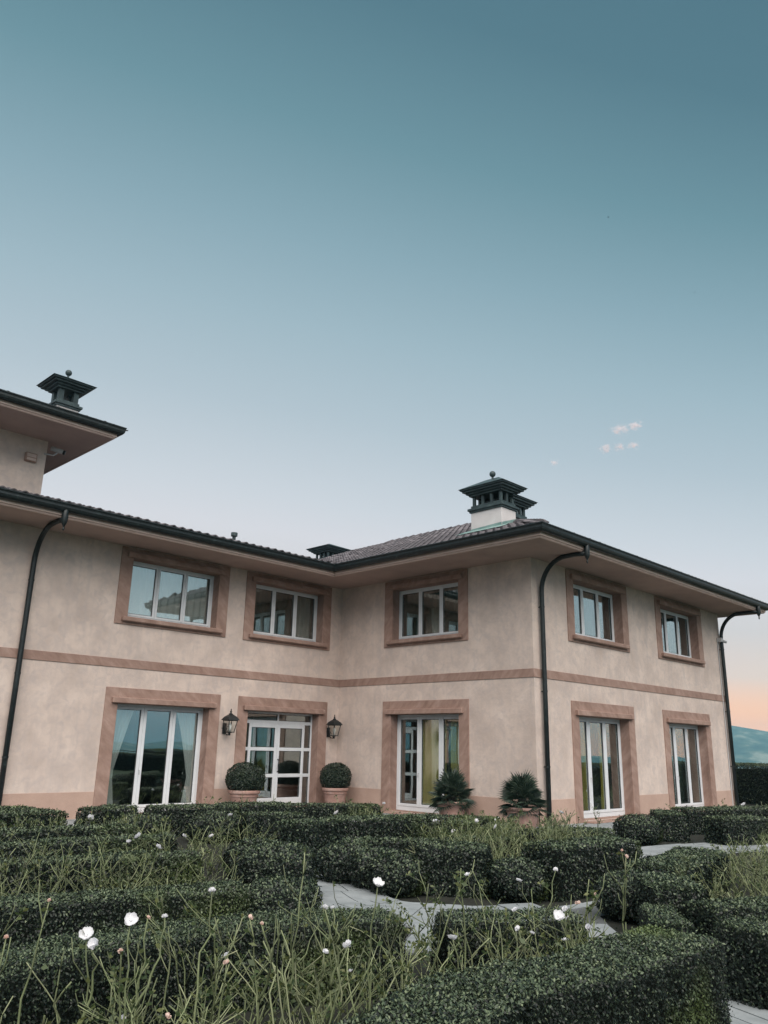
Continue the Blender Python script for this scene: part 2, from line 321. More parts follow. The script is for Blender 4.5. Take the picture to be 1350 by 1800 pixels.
for k, (pl, hw) in enumerate(PATHS):
    ln = smooth_line(pl); nrm_ = []
    for i_ in range(len(ln)):
        d = (ln[min(i_+1, len(ln)-1)]-ln[max(i_-1, 0)]).normalized(); nrm_.append(Vector((d.y, -d.x, 0)))
    z = .010+.0012*k; V = []; F = []
    for p, n_ in zip(ln, nrm_): V += [tuple(p+n_*(hw+.03)+Vector((0, 0, z))), tuple(p-n_*(hw+.03)+Vector((0, 0, z)))]
    pm.add(V, [(2*i_, 2*i_+1, 2*i_+3, 2*i_+2) for i_ in range(len(ln)-1)])
    i_ = 0
    while i_ < len(ln)-2:
        st = random.choice((3, 4, 5, 6)); j_ = min(len(ln)-1, i_+st); cuts = [-hw]
        for c_ in range(1, 2 if hw < .4 else 3): cuts.append(-hw+2*hw*c_/(2 if hw < .4 else 3)+random.uniform(-.12, .12))
        cuts.append(hw)
        for a, b in zip(cuts, cuts[1:]):
            g = .007
            lo = [ln[m_]+nrm_[m_]*(a+g+(random.uniform(-.012, .012) if a == -hw else 0)) for m_ in range(i_, j_+1)]; hi = [ln[m_]+nrm_[m_]*(b-g-(random.uniform(-.012, .012) if b == hw else 0)) for m_ in range(i_, j_+1)]
            dl = (ln[i_+1]-ln[i_]).normalized()*g; lo[0] = lo[0]+dl; hi[0] = hi[0]+dl; lo[-1] = lo[-1]-dl; hi[-1] = hi[-1]-dl
            poly = [(p.x, p.y) for p in lo]+[(p.x, p.y) for p in reversed(hi)]; c0 = sum(lo+hi, Vector((0, 0, 0)))/len(lo+hi)
            if not in_band(c0, done): slabs.append((math.hypot(c0.x-CAM[0], c0.y-CAM[1]), poly, .030+.002*k+random.uniform(-.004, .004)))
        i_ = j_
    done.append((ln, hw))
for x0, x1, y0, y1 in TERR:
    pm.add([(x0, y0, .009), (x1, y0, .009), (x1, y1, .009), (x0, y1, .009)], [(0, 1, 2, 3)]); y = y0
    while y < y1-.05:
        hg = min(y1-y, random.choice((.42, .5, .58))); x = x0
        while x < x1-.05:
            wd = min(x1-x, random.uniform(.55, .95)); slabs.append((math.hypot(x-CAM[0], y-CAM[1]), [(x+.006, y+.006), (x+wd-.006, y+.006), (x+wd-.006, y+hg-.006), (x+.006, y+hg-.006)], .026+random.uniform(-.003, .003))); x += wd
        y += hg
path = pm.build('path', M['mortar']); tag(path, kind='structure')
slabs.sort(key=lambda q: q[0]); rest = MB()
for k, (d, q, t) in enumerate(slabs):
    if k < 300:
        b = MB(); b.prism(q, .004, t); b.build('paving_slab', M['paving'], path)
    else: rest.prism(q, .004, t)
if rest.v: tag(rest.build('paving_field', M['paving'], path), kind='stuff')

# ------------------------------------------------------------------ the villa
D, W = 6.78, 10.97
ZT, ZB1, ZB0, ZP = 6.2, 3.517, 3.314, .578
villa = empty('villa', (0, 0, 0))
tag(villa, 'two storey pink plastered villa with dark gutters and stone window surrounds', 'house')
TA = lambda p: (p[0], -p[1], p[2])
TB = lambda p: (-p[1], -p[0], p[2])
TC = lambda p: (p[0], -D-p[1], p[2])
UPA = [(-7.2, -4.08), (-3.52, -.44)]; UPB = [(1.83, 4.83)]; UPC = [(1.55, 4.68), (6.4, 9.55)]
UZ = (4.32, 6.18, 4.49, 5.95); GZ = (0, 2.86, .06, 2.53)
def openings(lst): return [(a+.29, b-.29, UZ[2], UZ[3]) for a, b in lst]+[(a+.29, b-.29, GZ[2], GZ[3]) for a, b in lst]
def wall_holes(mb, u0, u1, z0, z1, ops, o0, o1):
    us = sorted({u0, u1, *[o[0] for o in ops], *[o[1] for o in ops]}); zs = sorted({z0, z1, *[o[2] for o in ops if z0 < o[2] < z1], *[o[3] for o in ops if z0 < o[3] < z1]})
    us = [u for u in us if u0 <= u <= u1]
    def hole(u, z): return any(o[0] < u < o[1] and o[2] < z < o[3] for o in ops)
    g = [[hole((a+b)/2, (c+d)/2) for c, d in zip(zs, zs[1:])] for a, b in zip(us, us[1:])]
    for i, (a, b) in enumerate(zip(us, us[1:])):
        for j, (c, d) in enumerate(zip(zs, zs[1:])):
            if g[i][j]: continue
            mb.add([(a, o1, c), (b, o1, c), (b, o1, d), (a, o1, d)], [(0, 1, 2, 3)]); mb.add([(a, o0, c), (b, o0, c), (b, o0, d), (a, o0, d)], [(3, 2, 1, 0)])
            if i == 0 or g[i-1][j]: mb.add([(a, o0, c), (a, o1, c), (a, o1, d), (a, o0, d)], [(0, 1, 2, 3)])
            if i == len(us)-2 or g[i+1][j]: mb.add([(b, o0, c), (b, o1, c), (b, o1, d), (b, o0, d)], [(3, 2, 1, 0)])
            if j == 0 or g[i][j-1]: mb.add([(a, o0, c), (b, o0, c), (b, o1, c), (a, o1, c)], [(0, 1, 2, 3)])
            if j == len(zs)-2 or g[i][j+1]: mb.add([(a, o0, d), (b, o0, d), (b, o1, d), (a, o1, d)], [(3, 2, 1, 0)])
def weld(o):
    b = bmesh.new(); b.from_mesh(o.data); bmesh.ops.remove_doubles(b, verts=b.verts, dist=1e-4); bmesh.ops.recalc_face_normals(b, faces=b.faces); b.to_mesh(o.data); b.free()
for TF, u0, u1, ups, ends in ((TA, -15, 0, UPA, (0, 0)), (TB, 0, D, UPB, (0, 0)), (TC, 0, W, UPC, (0, 0))):
    th = -.38
    b = MB(TF)
    v0 = u0+(.38 if TF is TC else 0)
    wall_holes(b, v0 if TF is not TB else 0.0, u1, 0, 6.3, openings(ups), th, 0)
    weld(b.build('wall', M['plaster'], villa))
# rear and side walls close the shell, floors and ceiling make rooms
b = MB(); b.box(W-.38, W, -D+.38, 9, 0, 6.3); b.build('side_wall', M['plaster'], villa)
b = MB(); b.box(-15, W-.38, 8.62, 9, 0, 6.3); b.build('rear_wall', M['plaster'], villa)
b = MB(); b.box(-15, -14.7, .38, 8.62, 0, 6.3); b.build('end_wall', M['plaster'], villa)
for z0, z1 in ((-.1, .05), (3.15, 3.35), (6.3, 6.42)):
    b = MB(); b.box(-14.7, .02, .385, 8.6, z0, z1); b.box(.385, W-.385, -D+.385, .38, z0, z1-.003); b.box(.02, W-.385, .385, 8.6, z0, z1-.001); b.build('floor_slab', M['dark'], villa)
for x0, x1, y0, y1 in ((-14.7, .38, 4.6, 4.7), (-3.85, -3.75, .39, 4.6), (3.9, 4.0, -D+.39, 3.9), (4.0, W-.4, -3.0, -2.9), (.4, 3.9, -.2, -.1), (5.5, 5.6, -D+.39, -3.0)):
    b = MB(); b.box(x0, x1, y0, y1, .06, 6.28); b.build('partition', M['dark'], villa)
def trims(TF, u0, u1, ups, lo, hi):
    cut = sorted(ups); cur = u0; b = MB(TF)
    for a, c in cut+[(u1, u1)]:
        if a > cur+.01: b = MB(TF); b.box(cur, a-.004 if a < u1 else a, -.05, .012, 0, ZP); b.build('plinth', M['plinth'], villa)
        cur = c+.004
    b = MB(TF); b.bevbox(u0, u1, -.05, .018, ZB0, ZB1, .004); b.build('string_course', M['stone'], villa)
trims(TA, -15, -.013, UPA, 0, 0); trims(TB, .013, D+.012, UPB, 0, 0); trims(TC, .0, W+.012, UPC, 0, 0)
FR = .25   # depth of the frames behind the wall face
def pane(parent, TF, a, b_, z0, z1):
    g = MB(TF); g.box(a, b_, -FR-.03, -FR-.024, z0, z1); g.build('glass_pane', M['glass'], parent)
    k = MB(TF)
    t = .012
    k.box(a-.001, a+t, -FR-.022, -FR-.012, z0, z1); k.box(b_-t, b_+.001, -FR-.022, -FR-.012, z0, z1); k.box(a+t, b_-t, -FR-.022, -FR-.012, z0-.001, z0+t); k.box(a+t, b_-t, -FR-.022, -FR-.012, z1-t, z1+.001)
    k.build('gasket', M['gasket'], parent)
def surround(TF, a, b_, z, ground, name):
    z0, z1, o0, o1 = z; u0, u1 = a+.29, b_-.29; P = .03
    s = MB(TF)
    s.bevbox(a, u0+.026, -.05, P, z0, z1, .006); s.bevbox(u1-.026, b_, -.05, P, z0, z1, .006); s.bevbox(u0+.0265, u1-.0265, -.05, P-.001, o1-.026, z1-.001, .004)
    if not ground: s.bevbox(u0+.0265, u1-.0265, -.05, P-.001, z0+.001, o0-.002, .004)
    # stone lining of the reveal
    s.box(u0+.002, u0+.023, -FR, -.051, o0, o1-.002); s.box(u1-.023, u1-.002, -FR, -.051, o0, o1-.002); s.box(u0+.0235, u1-.0235, -FR, -.0515, o1-.023, o1-.002)
    s.box(u0+.0235, u1-.0235, -FR-.06, -.0515, o0+.001, o0+.022)
    root = s.build(name, M['stone'], villa)
    l = MB(TF); l.bevbox(u0-.14, u1+.14, P-.02, P+.085, o1-.02, o1+.11, .012); l.build('lintel', M['stone'], root)
    if not ground:
        q = MB(TF); q.bevbox(u0-.13, u1+.13, P-.02, P+.10, o0-.10, o0+.012, .02); q.bevbox(u0+.03, u1-.03, -.05, P-.021, o0-.06, o0+.03, .004); q.build('sill', M['stone'], root)
    else:
        q = MB(TF); q.bevbox(u0-.02, u1+.02, -.06, .34, -.03, o0-.004, .012); q.build('doorstep', M['stone'], root)
    return root, u0+.024, u1-.024, o0+.024, o1-.024
def window3(TF, a, b_, z, ground):
    root, u0, u1, o0, o1 = surround(TF, a, b_, z, ground, 'window')
    f = MB(TF); fw_ = .055; d0, d1 = -FR-.06, -FR
    bw = .07 if not ground else .11
    f.box(u0, u1, d0, d1, o1-fw_, o1); f.box(u0, u1, d0, d1, o0, o0+bw-.01); f.box(u0, u0+fw_, d0, d1, o0+bw-.01, o1-fw_); f.box(u1-fw_, u1, d0, d1, o0+bw-.01, o1-fw_)
    f.build('frame', M['white'], root)
    n = 3; w_ = (u1-u0-2*fw_)/n; st = .06 if not ground else .075
    for i in range(n):
        p0 = u0+fw_+i*w_+.003; p1 = p0+w_-.006; q0, q1 = o0+bw-.006, o1-fw_-.003
        s = MB(TF); e0, e1 = -FR-.055, -FR+.012
        s.bevbox(p0, p0+st, e0, e1, q0, q1, .006); s.bevbox(p1-st, p1, e0, e1, q0, q1, .006); s.bevbox(p0+st, p1-st, e0, e1-.001, q1-st*.8, q1, .005); s.bevbox(p0+st, p1-st, e0, e1-.001, q0, q0+st*.9, .005)
        s.build('sash', M['white'], root)
        pane(root, TF, p0+st, p1-st, q0+st*.9, q1-st*.8)
    if not ground:
        k = MB(TF)
        for i in range(4):
            x = u0+.08+(u1-u0-.16)*i/3; k.box(x-.025, x+.025, -FR+.012, -FR+.022, o0+.012, o0+.03)
        k.build('drip_slot', M['gasket'], root)
    else:
        k = MB(TF); x = u0+fw_+w_; k.tube([(x, -FR+.01, 1.02), (x, -FR+.05, 1.02), (x, -FR+.05, .92)], .009, 6); k.build('handle', M['grey'], root)
    return root, u0, u1, o0, o1
for a, b_ in UPA: window3(TA, a, b_, UZ, False)
for a, b_ in UPB: window3(TB, a, b_, UZ, False); window3(TB, a, b_, GZ, True)
for a, b_ in UPC: window3(TC, a, b_, UZ, False); window3(TC, a, b_, GZ, True)
window3(TA, *UPA[0], GZ, True)
# entrance door: transom lights, side lights, two glazed leaves
root, u0, u1, o0, o1 = surround(TA, *UPA[1], GZ, True, 'entrance_door')
f = MB(TA); d0, d1 = -FR-.06, -FR
xs = [u0, u0+.055, u0+.27, u0+.35, -2.02, -1.93, u1-.35, u1-.27, u1-.055, u1]
f.box(u0, u1, d0, d1, o1-.05, o1)
f.box(xs[0], xs[1], d0, d1, o0, o1-.05); f.box(xs[8], xs[9], d0, d1, o0, o1-.05); f.box(xs[1], xs[8], d0, d1, 2.2, 2.29); f.box(-2.0, -1.95, d0, d1, 2.29, o1-.05)
f.box(xs[1], xs[8], d0, d1-.002, o0, o0+.06)
f.build('frame', M['white'], root)
for x0, x1 in ((xs[1], -2.0), (-1.95, xs[8])): pane(root, TA, x0, x1, 2.29, o1-.05)
for x0, x1, y0, y1 in ((xs[1], xs[2], xs[2], xs[2]), (xs[7], xs[8], 0, 0)):
    s = MB(TA)
    for z in (.82, 1.5): s.bevbox(x0, x1, d0, d1+.004, z, z+.09, .005)
    s.build('glazing_bar', M['white'], root)
    for z0, z1 in ((o0+.06, .82), (.91, 1.5), (1.59, 2.2)): pane(root, TA, x0, x1, z0, z1)
for x0, x1 in ((xs[2], -1.979), (-1.975, xs[7])):
    s = MB(TA); st = .085; e1 = d1+.014
    s.bevbox(x0, x0+st, d0, e1, o0+.062, 2.198, .006); s.bevbox(x1-st, x1, d0, e1, o0+.062, 2.198, .006); s.bevbox(x0+st, x1-st, d0, e1-.001, 2.1, 2.198, .005); s.bevbox(x0+st, x1-st, d0, e1-.001, o0+.062, o0+.22, .005)
    for z in (.82, 1.5): s.bevbox(x0+st, x1-st, d0, e1-.001, z, z+.09, .005)
    s.build('door_leaf', M['white'], root)
    for z0, z1 in ((o0+.22, .82), (.91, 1.5), (1.59, 2.1)): pane(root, TA, x0+st, x1-st, z0, z1)
h = MB(TA); h.tube([(-1.93, d1+.01, 1.28), (-1.93, d1+.07, 1.26), (-1.95, d1+.08, 1.12), (-1.93, d1+.07, .98), (-1.93, d1+.01, .96)], .014, 8); h.tube([(-1.93, d1+.07, 1.26), (-1.92, d1+.07, 1.36)], .01, 6); h.build('door_pull', M['iron'], root, True)

# eaves: soffit, cornice, gutter
SA, SB, SC, SR = 1.30, 1.50, 1.30, .68
AY, BX, CY, RX = -SA, -SB, -D-SC, W+SR
b = MB(); z0, z1 = ZT, ZT+.05
b.box(-15, BX, AY, .02, z0, z1); b.box(BX, .02, AY, .021, z0, z1); b.box(BX, .02, CY, AY, z0, z1); b.box(.02, RX, CY, -D+.02, z0, z1); b.box(W-.02, RX, -D+.02, 9, z0, z1)
b.build('soffit', M['soffit'], villa)
line = [(-15, AY), (BX, AY), (BX, CY), (RX, CY), (RX, 10)]
def sweep(prof, line, closed_prof=True):
    """mitred sweep; prof = (outward, z); outward is to the right of travel along LINE"""
    mb = MB(); rows = []
    for i, p in enumerate(line):
        dirs = []
        if i > 0: dirs.append(((p[0]-line[i-1][0]), (p[1]-line[i-1][1])))
        if i < len(line)-1: dirs.append(((line[i+1][0]-p[0]), (line[i+1][1]-p[1])))
        ns_ = []
        for dx, dy in dirs:
            l_ = math.hypot(dx, dy); ns_.append((dy/l_, -dx/l_))
        if len(ns_) == 2:
            mx_, my_ = ns_[0][0]+ns_[1][0], ns_[0][1]+ns_[1][1]; l2 = (mx_*mx_+my_*my_)/2; n_ = (mx_/l2, my_/l2)
        else: n_ = ns_[0]
        rows.append([(p[0]+n_[0]*o, p[1]+n_[1]*o, z) for o, z in prof])
    k = len(prof); V = [q for r_ in rows for q in r_]
    F = [(i*k+j, i*k+(j+1) % k, (i+1)*k+(j+1) % k, (i+1)*k+j) for i in range(len(rows)-1) for j in range(k if closed_prof else k-1)]
    F += [tuple(range(k)), tuple(range((len(rows)-1)*k, len(rows)*k))]
    mb.add(V, F); return mb
corn = [(-.06, ZT-.012), (-.012, ZT-.012), (-.0, ZT+.02), (.03, ZT+.035), (.03, ZT+.12), (-.06, ZT+.12)]
sweep(corn, line).build('cornice', M['cornice'], villa)
gut = [(-.02, .122), (.05, .122), (.06, .10), (.085, .092), (.12, .105), (.15, .14), (.165, .185), (.163, .225), (.17, .25), (.185, .262), (.185, .285), (.165, .295), (.15, .28), (-.02, .28)]
g_o = sweep([(o, ZT+z) for o, z in gut], line).build('gutter', M['gutter'], villa)
# small brackets studs of the gutter
# roofs
T = .40; ZE = ZT+.21
EX0, EX1, EY0, EY1 = BX-.10, RX+.10, CY-.10, 10
XR = (EX0+EX1)/2; HR = (EX1-EX0)/2
b = MB()
zr = ZE+T*HR
b.add([(EX0, EY0, ZE), (EX1, EY0, ZE), (EX1, EY1, ZE), (EX0, EY1, ZE), (XR, EY0+HR, zr), (XR, EY1-HR, zr)], [(0, 1, 4), (1, 2, 5, 4), (2, 3, 5), (3, 0, 4, 5), (3, 2, 1, 0)])
roof = b.build('roof', M['tile'], villa)
TA_ = .26; EA = AY-.10
b = MB(); ZA = ZT+.245
b.add([(-16, EA, ZA), (1.6, EA, ZA), (1.6, 4.2, ZA+TA_*(4.2-EA)), (-16, 4.2, ZA+TA_*(4.2-EA)), (-16, 9.5, ZA), (1.6, 9.5, ZA)], [(0, 1, 2, 3), (3, 2, 5, 4), (0, 3, 4), (1, 5, 2), (0, 4, 5, 1)])
roofA = b.build('roof', M['tile'], villa)
# one clay tile: an s-shaped pantile, 0.245 wide, 0.40 long (local x along the eave, y up the slope)
def tile_mesh():
    mb = MB(); w_, l_ = .245, .40; prof = []
    n = 8
    for i in range(n+1):
        t = i/n; prof.append((t*w_-w_/2, .026*math.sin(t*2*math.pi-.6)+.02))
    th = .016; V = []
    for y, lift in ((0, .055), (l_, .018)):
        V += [(x, y, z+lift) for x, z in prof]+[(x, y, z+lift-th-.012) for x, z in reversed(prof)]
    k = 2*(n+1)
    F = [(j, (j+1) % k, k+(j+1) % k, k+j) for j in range(k)]
    for i in range(n): F.append((i, i+1, k-2-i, k-1-i)); F.append((k+i, k+k-1-i, k+k-2-i, k+i+1))
    mb.add(V, F); return mb.mesh('roof_tile', M['tile'])
TM = tile_mesh()
TMv = np.array([v.co[:] for v in TM.vertices]); TMf = [tuple(p.vertices) for p in TM.polygons]
def slope_tiles(parent, origin, ax, upv, length, nrows, ok, keep=0, near=None):
    ax = Vector(ax).normalized(); upv = Vector(upv).normalized(); nz = ax.cross(upv)
    if nz.z < 0: nz = -nz
    items = []
    for r_ in range(nrows):
        for c_ in range(int(length/.23)+1):
            p = Vector(origin)+ax*(c_*.23+.12)+upv*(r_*.33-.05)
            if ok(p): items.append((r_, p))
    if near: items.sort(key=lambda q: (q[1]-near).length)
    mb = MB()
    for k, (r_, p) in enumerate(items):
        p = p+nz*random.uniform(-.006, .006); tw = Matrix.Rotation(random.uniform(-.018, .018), 3, 'Z')
        mt_ = Matrix((ax, upv, nz)).transposed() @ tw
        if k < keep:
            o = bpy.data.objects.new('roof_tile', TM); M4 = mt_.to_4x4(); M4.translation = p; link(o, parent); o.matrix_basis = M4
        else:
            A_ = np.array(mt_); V = TMv @ A_.T + np.array(p); mb.add([tuple(q) for q in V], TMf)
    if mb.v: tag(mb.build('tile_field', M['tile'], parent), kind='stuff')
vB = Vector((1, 0, T)).normalized()
slope_tiles(roof, (EX0, EY0, ZE+.01), (0, 1, 0), vB, 13, 23, lambda p: p.y > EY0+(p.x-EX0)-.1 and p.x < XR-.1 and p.z > ZE+TA_*(min(p.y, 4)-EA)-.15, 300, Vector((EX0, -4, ZE)))
slope_tiles(roof, (EX0, EY0, ZE+.01), (1, 0, 0), Vector((0, 1, T)), 13.3, 3, lambda p: EX0+(p.y-EY0) < p.x < EX1-(p.y-EY0))
slope_tiles(roofA, (-16, EA, ZA+.01), (1, 0, 0), Vector((0, 1, TA_)), 17, 16, lambda p: p.z > ZE+T*(p.x-EX0)-.1 or p.x < EX0)
def caps(parent, p0, p1):
    p0, p1 = Vector(p0), Vector(p1); d = p1-p0; n = int(d.length/.36); d.normalize(); side = d.cross(Vector((0, 0, 1))).normalized(); u_ = side.cross(d)
    for i in range(n):
        mb = MB(); V = []; k = 7
        for s, r_, lf in ((0, .115, .03), (.42, .095, .0)):
            for j in range(k):
                a = math.pi*j/(k-1); q = p0+d*(i*.36+s)+side*math.cos(a)*r_+u_*(math.sin(a)*r_*.8+lf+.03); V.append(tuple(q))
        mb.add(V, [(j, j+1, k+j+1, k+j) for j in range(k-1)]+[tuple(range(k)), tuple(range(k, 2*k))]); mb.build('ridge_tile', M['tile'], parent)
caps(roof, (EX0+.1, EY0+.1, ZE+.05), (XR, EY0+HR, zr)); caps(roof, (XR, EY0+HR, zr), (XR, EY1-HR, zr))
# tower at the left
TX, TY, TZ = -8.73, 1.5, 8.80
tw = MB(); tw.box(-14.5, TX, TY, 7.5, 6.4, TZ+.06); tw.build('tower_wall', M['plaster'], villa)
b = MB(); t0x, t0y = TX+1.02, .02; b.box(-16, t0x, t0y, TY, TZ, TZ+.05); b.box(TX, t0x, TY, 9, TZ, TZ+.05); b.build('soffit', M['soffit'], villa)
tl = [(-16, t0y), (t0x, t0y), (t0x, 9)]
sweep([(o, z+TZ-ZT) for o, z in corn], tl).build('cornice', M['cornice'], villa)
sweep([(o, TZ+z) for o, z in gut], tl).build('gutter', M['gutter'], villa)
b = MB(); tz = TZ+.21; ex, ey = t0x+.1, t0y-.1; hh_ = 3.6
b.add([(-16, ey, tz), (ex, ey, tz), (ex, ey+2*hh_, tz), (-16, ey+2*hh_, tz), (-16, ey+hh_, tz+.4*hh_), (ex-hh_, ey+hh_, tz+.4*hh_)], [(0, 1, 5, 4), (1, 2, 5), (2, 3, 4, 5), (0, 4, 3), (3, 2, 1, 0)])
roofT = b.build('roof', M['tile'], villa)
slope_tiles(roofT, (-16, ey, tz+.01), (1, 0, 0), Vector((0, 1, .4)), 9, 3, lambda p: p.x < ex-(p.y-ey))
# chimneys
def hipcap(mb, x0, x1, y0, y1, z, rise, ov):
    """flared cap: cornice steps then a hipped lid"""
    for k, (o, za, zb) in enumerate(((.04, 0, .05), (.10, .05, .10), (.17, .10, .15), (.22, .15, .19))):
        mb.bevbox(x0-o*ov, x1+o*ov, y0-o*ov, y1+o*ov, z+za+.0005*k, z+zb, .006)
    a = .25*ov; cx, cy_ = (x0+x1)/2, (y0+y1)/2; dx, dy = (x1-x0)/2, (y1-y0)/2; r_ = max(0, dx-dy), max(0, dy-dx)
    zb = z+.191
    mb.add([(x0-a, y0-a, zb), (x1+a, y0-a, zb), (x1+a, y1+a, zb), (x0-a, y1+a, zb), (cx-r_[0]-.02, cy_-r_[1]-.02, zb+rise), (cx+r_[0]+.02, cy_-r_[1]-.02, zb+rise), (cx+r_[0]+.02, cy_+r_[1]+.02, zb+rise), (cx-r_[0]-.02, cy_+r_[1]+.02, zb+rise)],
           [(3, 2, 1, 0), (4, 5, 6, 7), (0, 1, 5, 4), (1, 2, 6, 5), (2, 3, 7, 6), (3, 0, 4, 7)])
def chimney(x0, x1, y0, y1, zb, zs, nx, ny, ball=True, ov=1.0, flash=None, op=.26, rise=.3, pw=.075):
    c = MB(); c.bevbox(x0, x1, y0, y1, zb, zs, .008); ch = c.build('chimney', M['chimw'], villa)
    b = MB(); b.bevbox(x0-.035, x1+.035, y0-.035, y1+.035, zs-.002, zs+.045, .006); b.bevbox(x0-.07, x1+.07, y0-.07, y1+.07, zs+.046, zs+.11, .008); b.bevbox(x0+.0, x1-.0, y0, y1, zs+.111, zs+.19, .004); b.build('band', M['verdigris'], ch)
    z0, z1 = zs+.19, zs+.19+op
    for i in range(nx+1):
        for j in range(ny+1):
            if 0 < i < nx and 0 < j < ny: continue
            px = x0+.03+(x1-x0-.06-pw)*i/nx; py = y0+.03+(y1-y0-.06-pw)*j/ny
            p = MB(); p.bevbox(px, px+pw, py, py+pw, z0-.001, z1+.002, .006); p.build('pillar', M['verdigris'], ch)
    b = MB(); q = .2; b.box(x0+q, x1-q, y0+q, y1-q, z0-.05, z0+op*.5); b.build('flue', M['iron'], ch)
    b = MB(); hipcap(b, x0, x1, y0, y1, z1, rise, ov); b.build('cap', M['verdigris'], ch)
    if ball:
        b = MB(); cx, cy_ = (x0+x1)/2, (y0+y1)/2; zz = z1+.191+rise; b.tube([(cx, cy_, zz-.05), (cx, cy_, zz+.07)], .03, 8); b.sphere((cx, cy_, zz+.13), .085, 14, 9); b.build('ball_finial', M['verdigris'], ch, True)
    if flash:
        b = MB(); b.add(flash, [(0, 1, 2, 3)]); 
    return ch
roofz = lambda x: ZE+T*(x-EX0)
ch = chimney(0, .62, -5.95, -4.95, 6.5, 7.66, 2, 3, True, .98)
b = MB(); e = .10
for (xa, ya, xb, yb, nx_, ny_) in ((0, -5.95, 0, -4.95, -1, 0), (0, -5.95, .62, -5.95, 0, -1)):
    z_a, z_b = roofz(xa), roofz(xb)
    b.add([(xa+nx_*.012, ya+ny_*.012, z_a+.02), (xb+nx_*.012, yb+ny_*.012, z_b+.02), (xb+nx_*.012, yb+ny_*.012, z_b+.16), (xa+nx_*.012, ya+ny_*.012, z_a+.20)], [(0, 1, 2, 3)])
b.add([(-.42, -6.2, roofz(-.42)+.115), (-.42, -4.75, roofz(-.42)+.115), (.0, -4.75, roofz(0)+.13), (0, -6.2, roofz(0)+.13)], [(0, 1, 2, 3)])
b.build('flashing', M['flash'], ch)
chimney(.66, 1.32, -5.82, -5.10, 6.7, 7.50, 3, 2, False, .9, op=.22, rise=.22)
chimney(4.25, 5.1, 5.6, 6.4, 7.2, 8.64, 3, 3, False, 1.1, op=.22, rise=.25)
chimney(-8.64, -8.06, 1.55, 2.08, 8.9, 9.86, 1, 1, True, 1.15, op=.3, rise=.26, pw=.13)
b = MB(); b.tube([(-3.35, 1, 6.9), (-3.35, 1, 7.36)], .05, 10); b.tube([(-3.35, 1, 7.36), (-3.35, 1, 7.46)], .095, 12); b.build('vent_pipe', M['verdigris'], roofA)
# downpipes
def arc_pts(x, y0, y1, ztop, zwall, n=10):
    """from the hopper at (y0, ztop) curving back to the wall at y1 and down"""
    pts = [(x, y0, ztop), (x, y0+(y1-y0)*.25, ztop+.02), ]
    for i in range(n+1):
        a = math.pi/2*i/n; pts.append((x, y1-(y1-y0)*.55*(1-math.sin(a)), zwall+(ztop+.01-zwall)*math.cos(a)))
    return pts
def downpipe(x, yg, yw, nm='downpipe'):
    b = MB(); zt = ZT-.06
    b.tube(arc_pts(x, yg, yw, zt, zt-.78)+[(x, yw, 3), (x, yw, .02)], .057, 12); dp = b.build(nm, M['gutter'], villa, True)
    h = MB(); h.lathe([(.045, .18), (.062, .16), (.068, .02), (.068, -.10), (.05, -.16), (.02, -.21), (.014, -.24), (.026, -.26), (.02, -.285), (.004, -.31)], (x, yg, ZT), 12); h.build('hopper', M['gutter'], dp, True)
    for z in (5.0, 3.0, 1.3):
        k = MB(); k.tube([(x, yw, z-.02), (x, yw, z+.02)], .064, 12); k.box(x-.012, x+.012, yw, yw+.1, z-.012, z+.012); k.build('pipe_clip', M['gutter'], dp)
downpipe(-9.27, AY-.09, -.10); downpipe(.29, CY-.09, -D-.10); downpipe(10.86, CY-.09, -D-.10)
b = MB(); b.tube([(10.72, -D-.02, 5.25), (10.72, -D-.02, .1)], .016, 6); b.build('conduit', M['grey'], villa)
b = MB(); b.bevbox(10.70, 10.84, -D-.16, -D-.001, 5.24, 5.38, .01); b.tube([(10.76, -D-.10, 5.31), (10.98, -D-.2, 5.25)], .045, 8); b.build('floodlight', M['grey'], villa)

# ------------------------------------------------------------------ curtains
def curtain(TF, u0, u1, z0, z1, o, mtl, label, folds=9, amp=.035, tie=None, n=None):
    nu = int(folds*8); nz_ = 14; V = []; F = []
    for j in range(nz_+1):
        t = j/nz_; z = z1+(z0-z1)*t
        for i in range(nu+1):
            s = i/nu; c = u0+(u1-u0)*s
            if tie:
                side, tz_, tw_ = tie; k = .92*max(0, 1-(z-tz_)/(z1-tz_))**.85 if z > tz_ else .92-.22*min(1, (tz_-z)/.8)
                edge = u0 if side < 0 else u1
                tgt = edge+(.10+.12*(s if side < 0 else 1-s))*(1 if side < 0 else -1)
                c = c*(1-k)+tgt*k
            V.append(TF((c, -FR-o+amp*math.sin(2*math.pi*folds*s+.7*math.sin(3*t+s*5))+.01*math.sin(13*s+5*t), z)))
    for j in range(nz_):
        for i in range(nu): a = j*(nu+1)+i; F.append((a, a+1, a+nu+2, a+nu+1))
    me = bpy.data.meshes.new('curtain'); me.from_pydata(V, [], F); me.materials.append(mtl); me.shade_smooth()
    ob = link(bpy.data.objects.new('curtain', me)); tag(ob, label, 'curtain'); return ob
A1, A2 = UPA; B1 = UPB[0]; C1, C2 = UPC
curtain(TA, A1[0]+.3, A1[1]-.3, 4.4, 6.1, .13, M['sheer'], 'sheer white curtain across the wide upper window nearest the tower', 13)
curtain(TA, A2[0]+.3, A2[1]-.3, 4.4, 6.1, .28, M['drape'], 'grey green curtain in the upper window above the entrance door', 14)
curtain(TB, B1[0]+.3, B1[1]-.3, 4.4, 6.1, .28, M['drape'], 'grey green curtain in the upper window of the shaded side wall', 14)
curtain(TA, A1[0]+.3, -6.12, .1, 2.7, .12, M['sheer'], 'sheer white curtain tied back to the tower side of the big garden door', 6, .03, (-1, .95, .3))
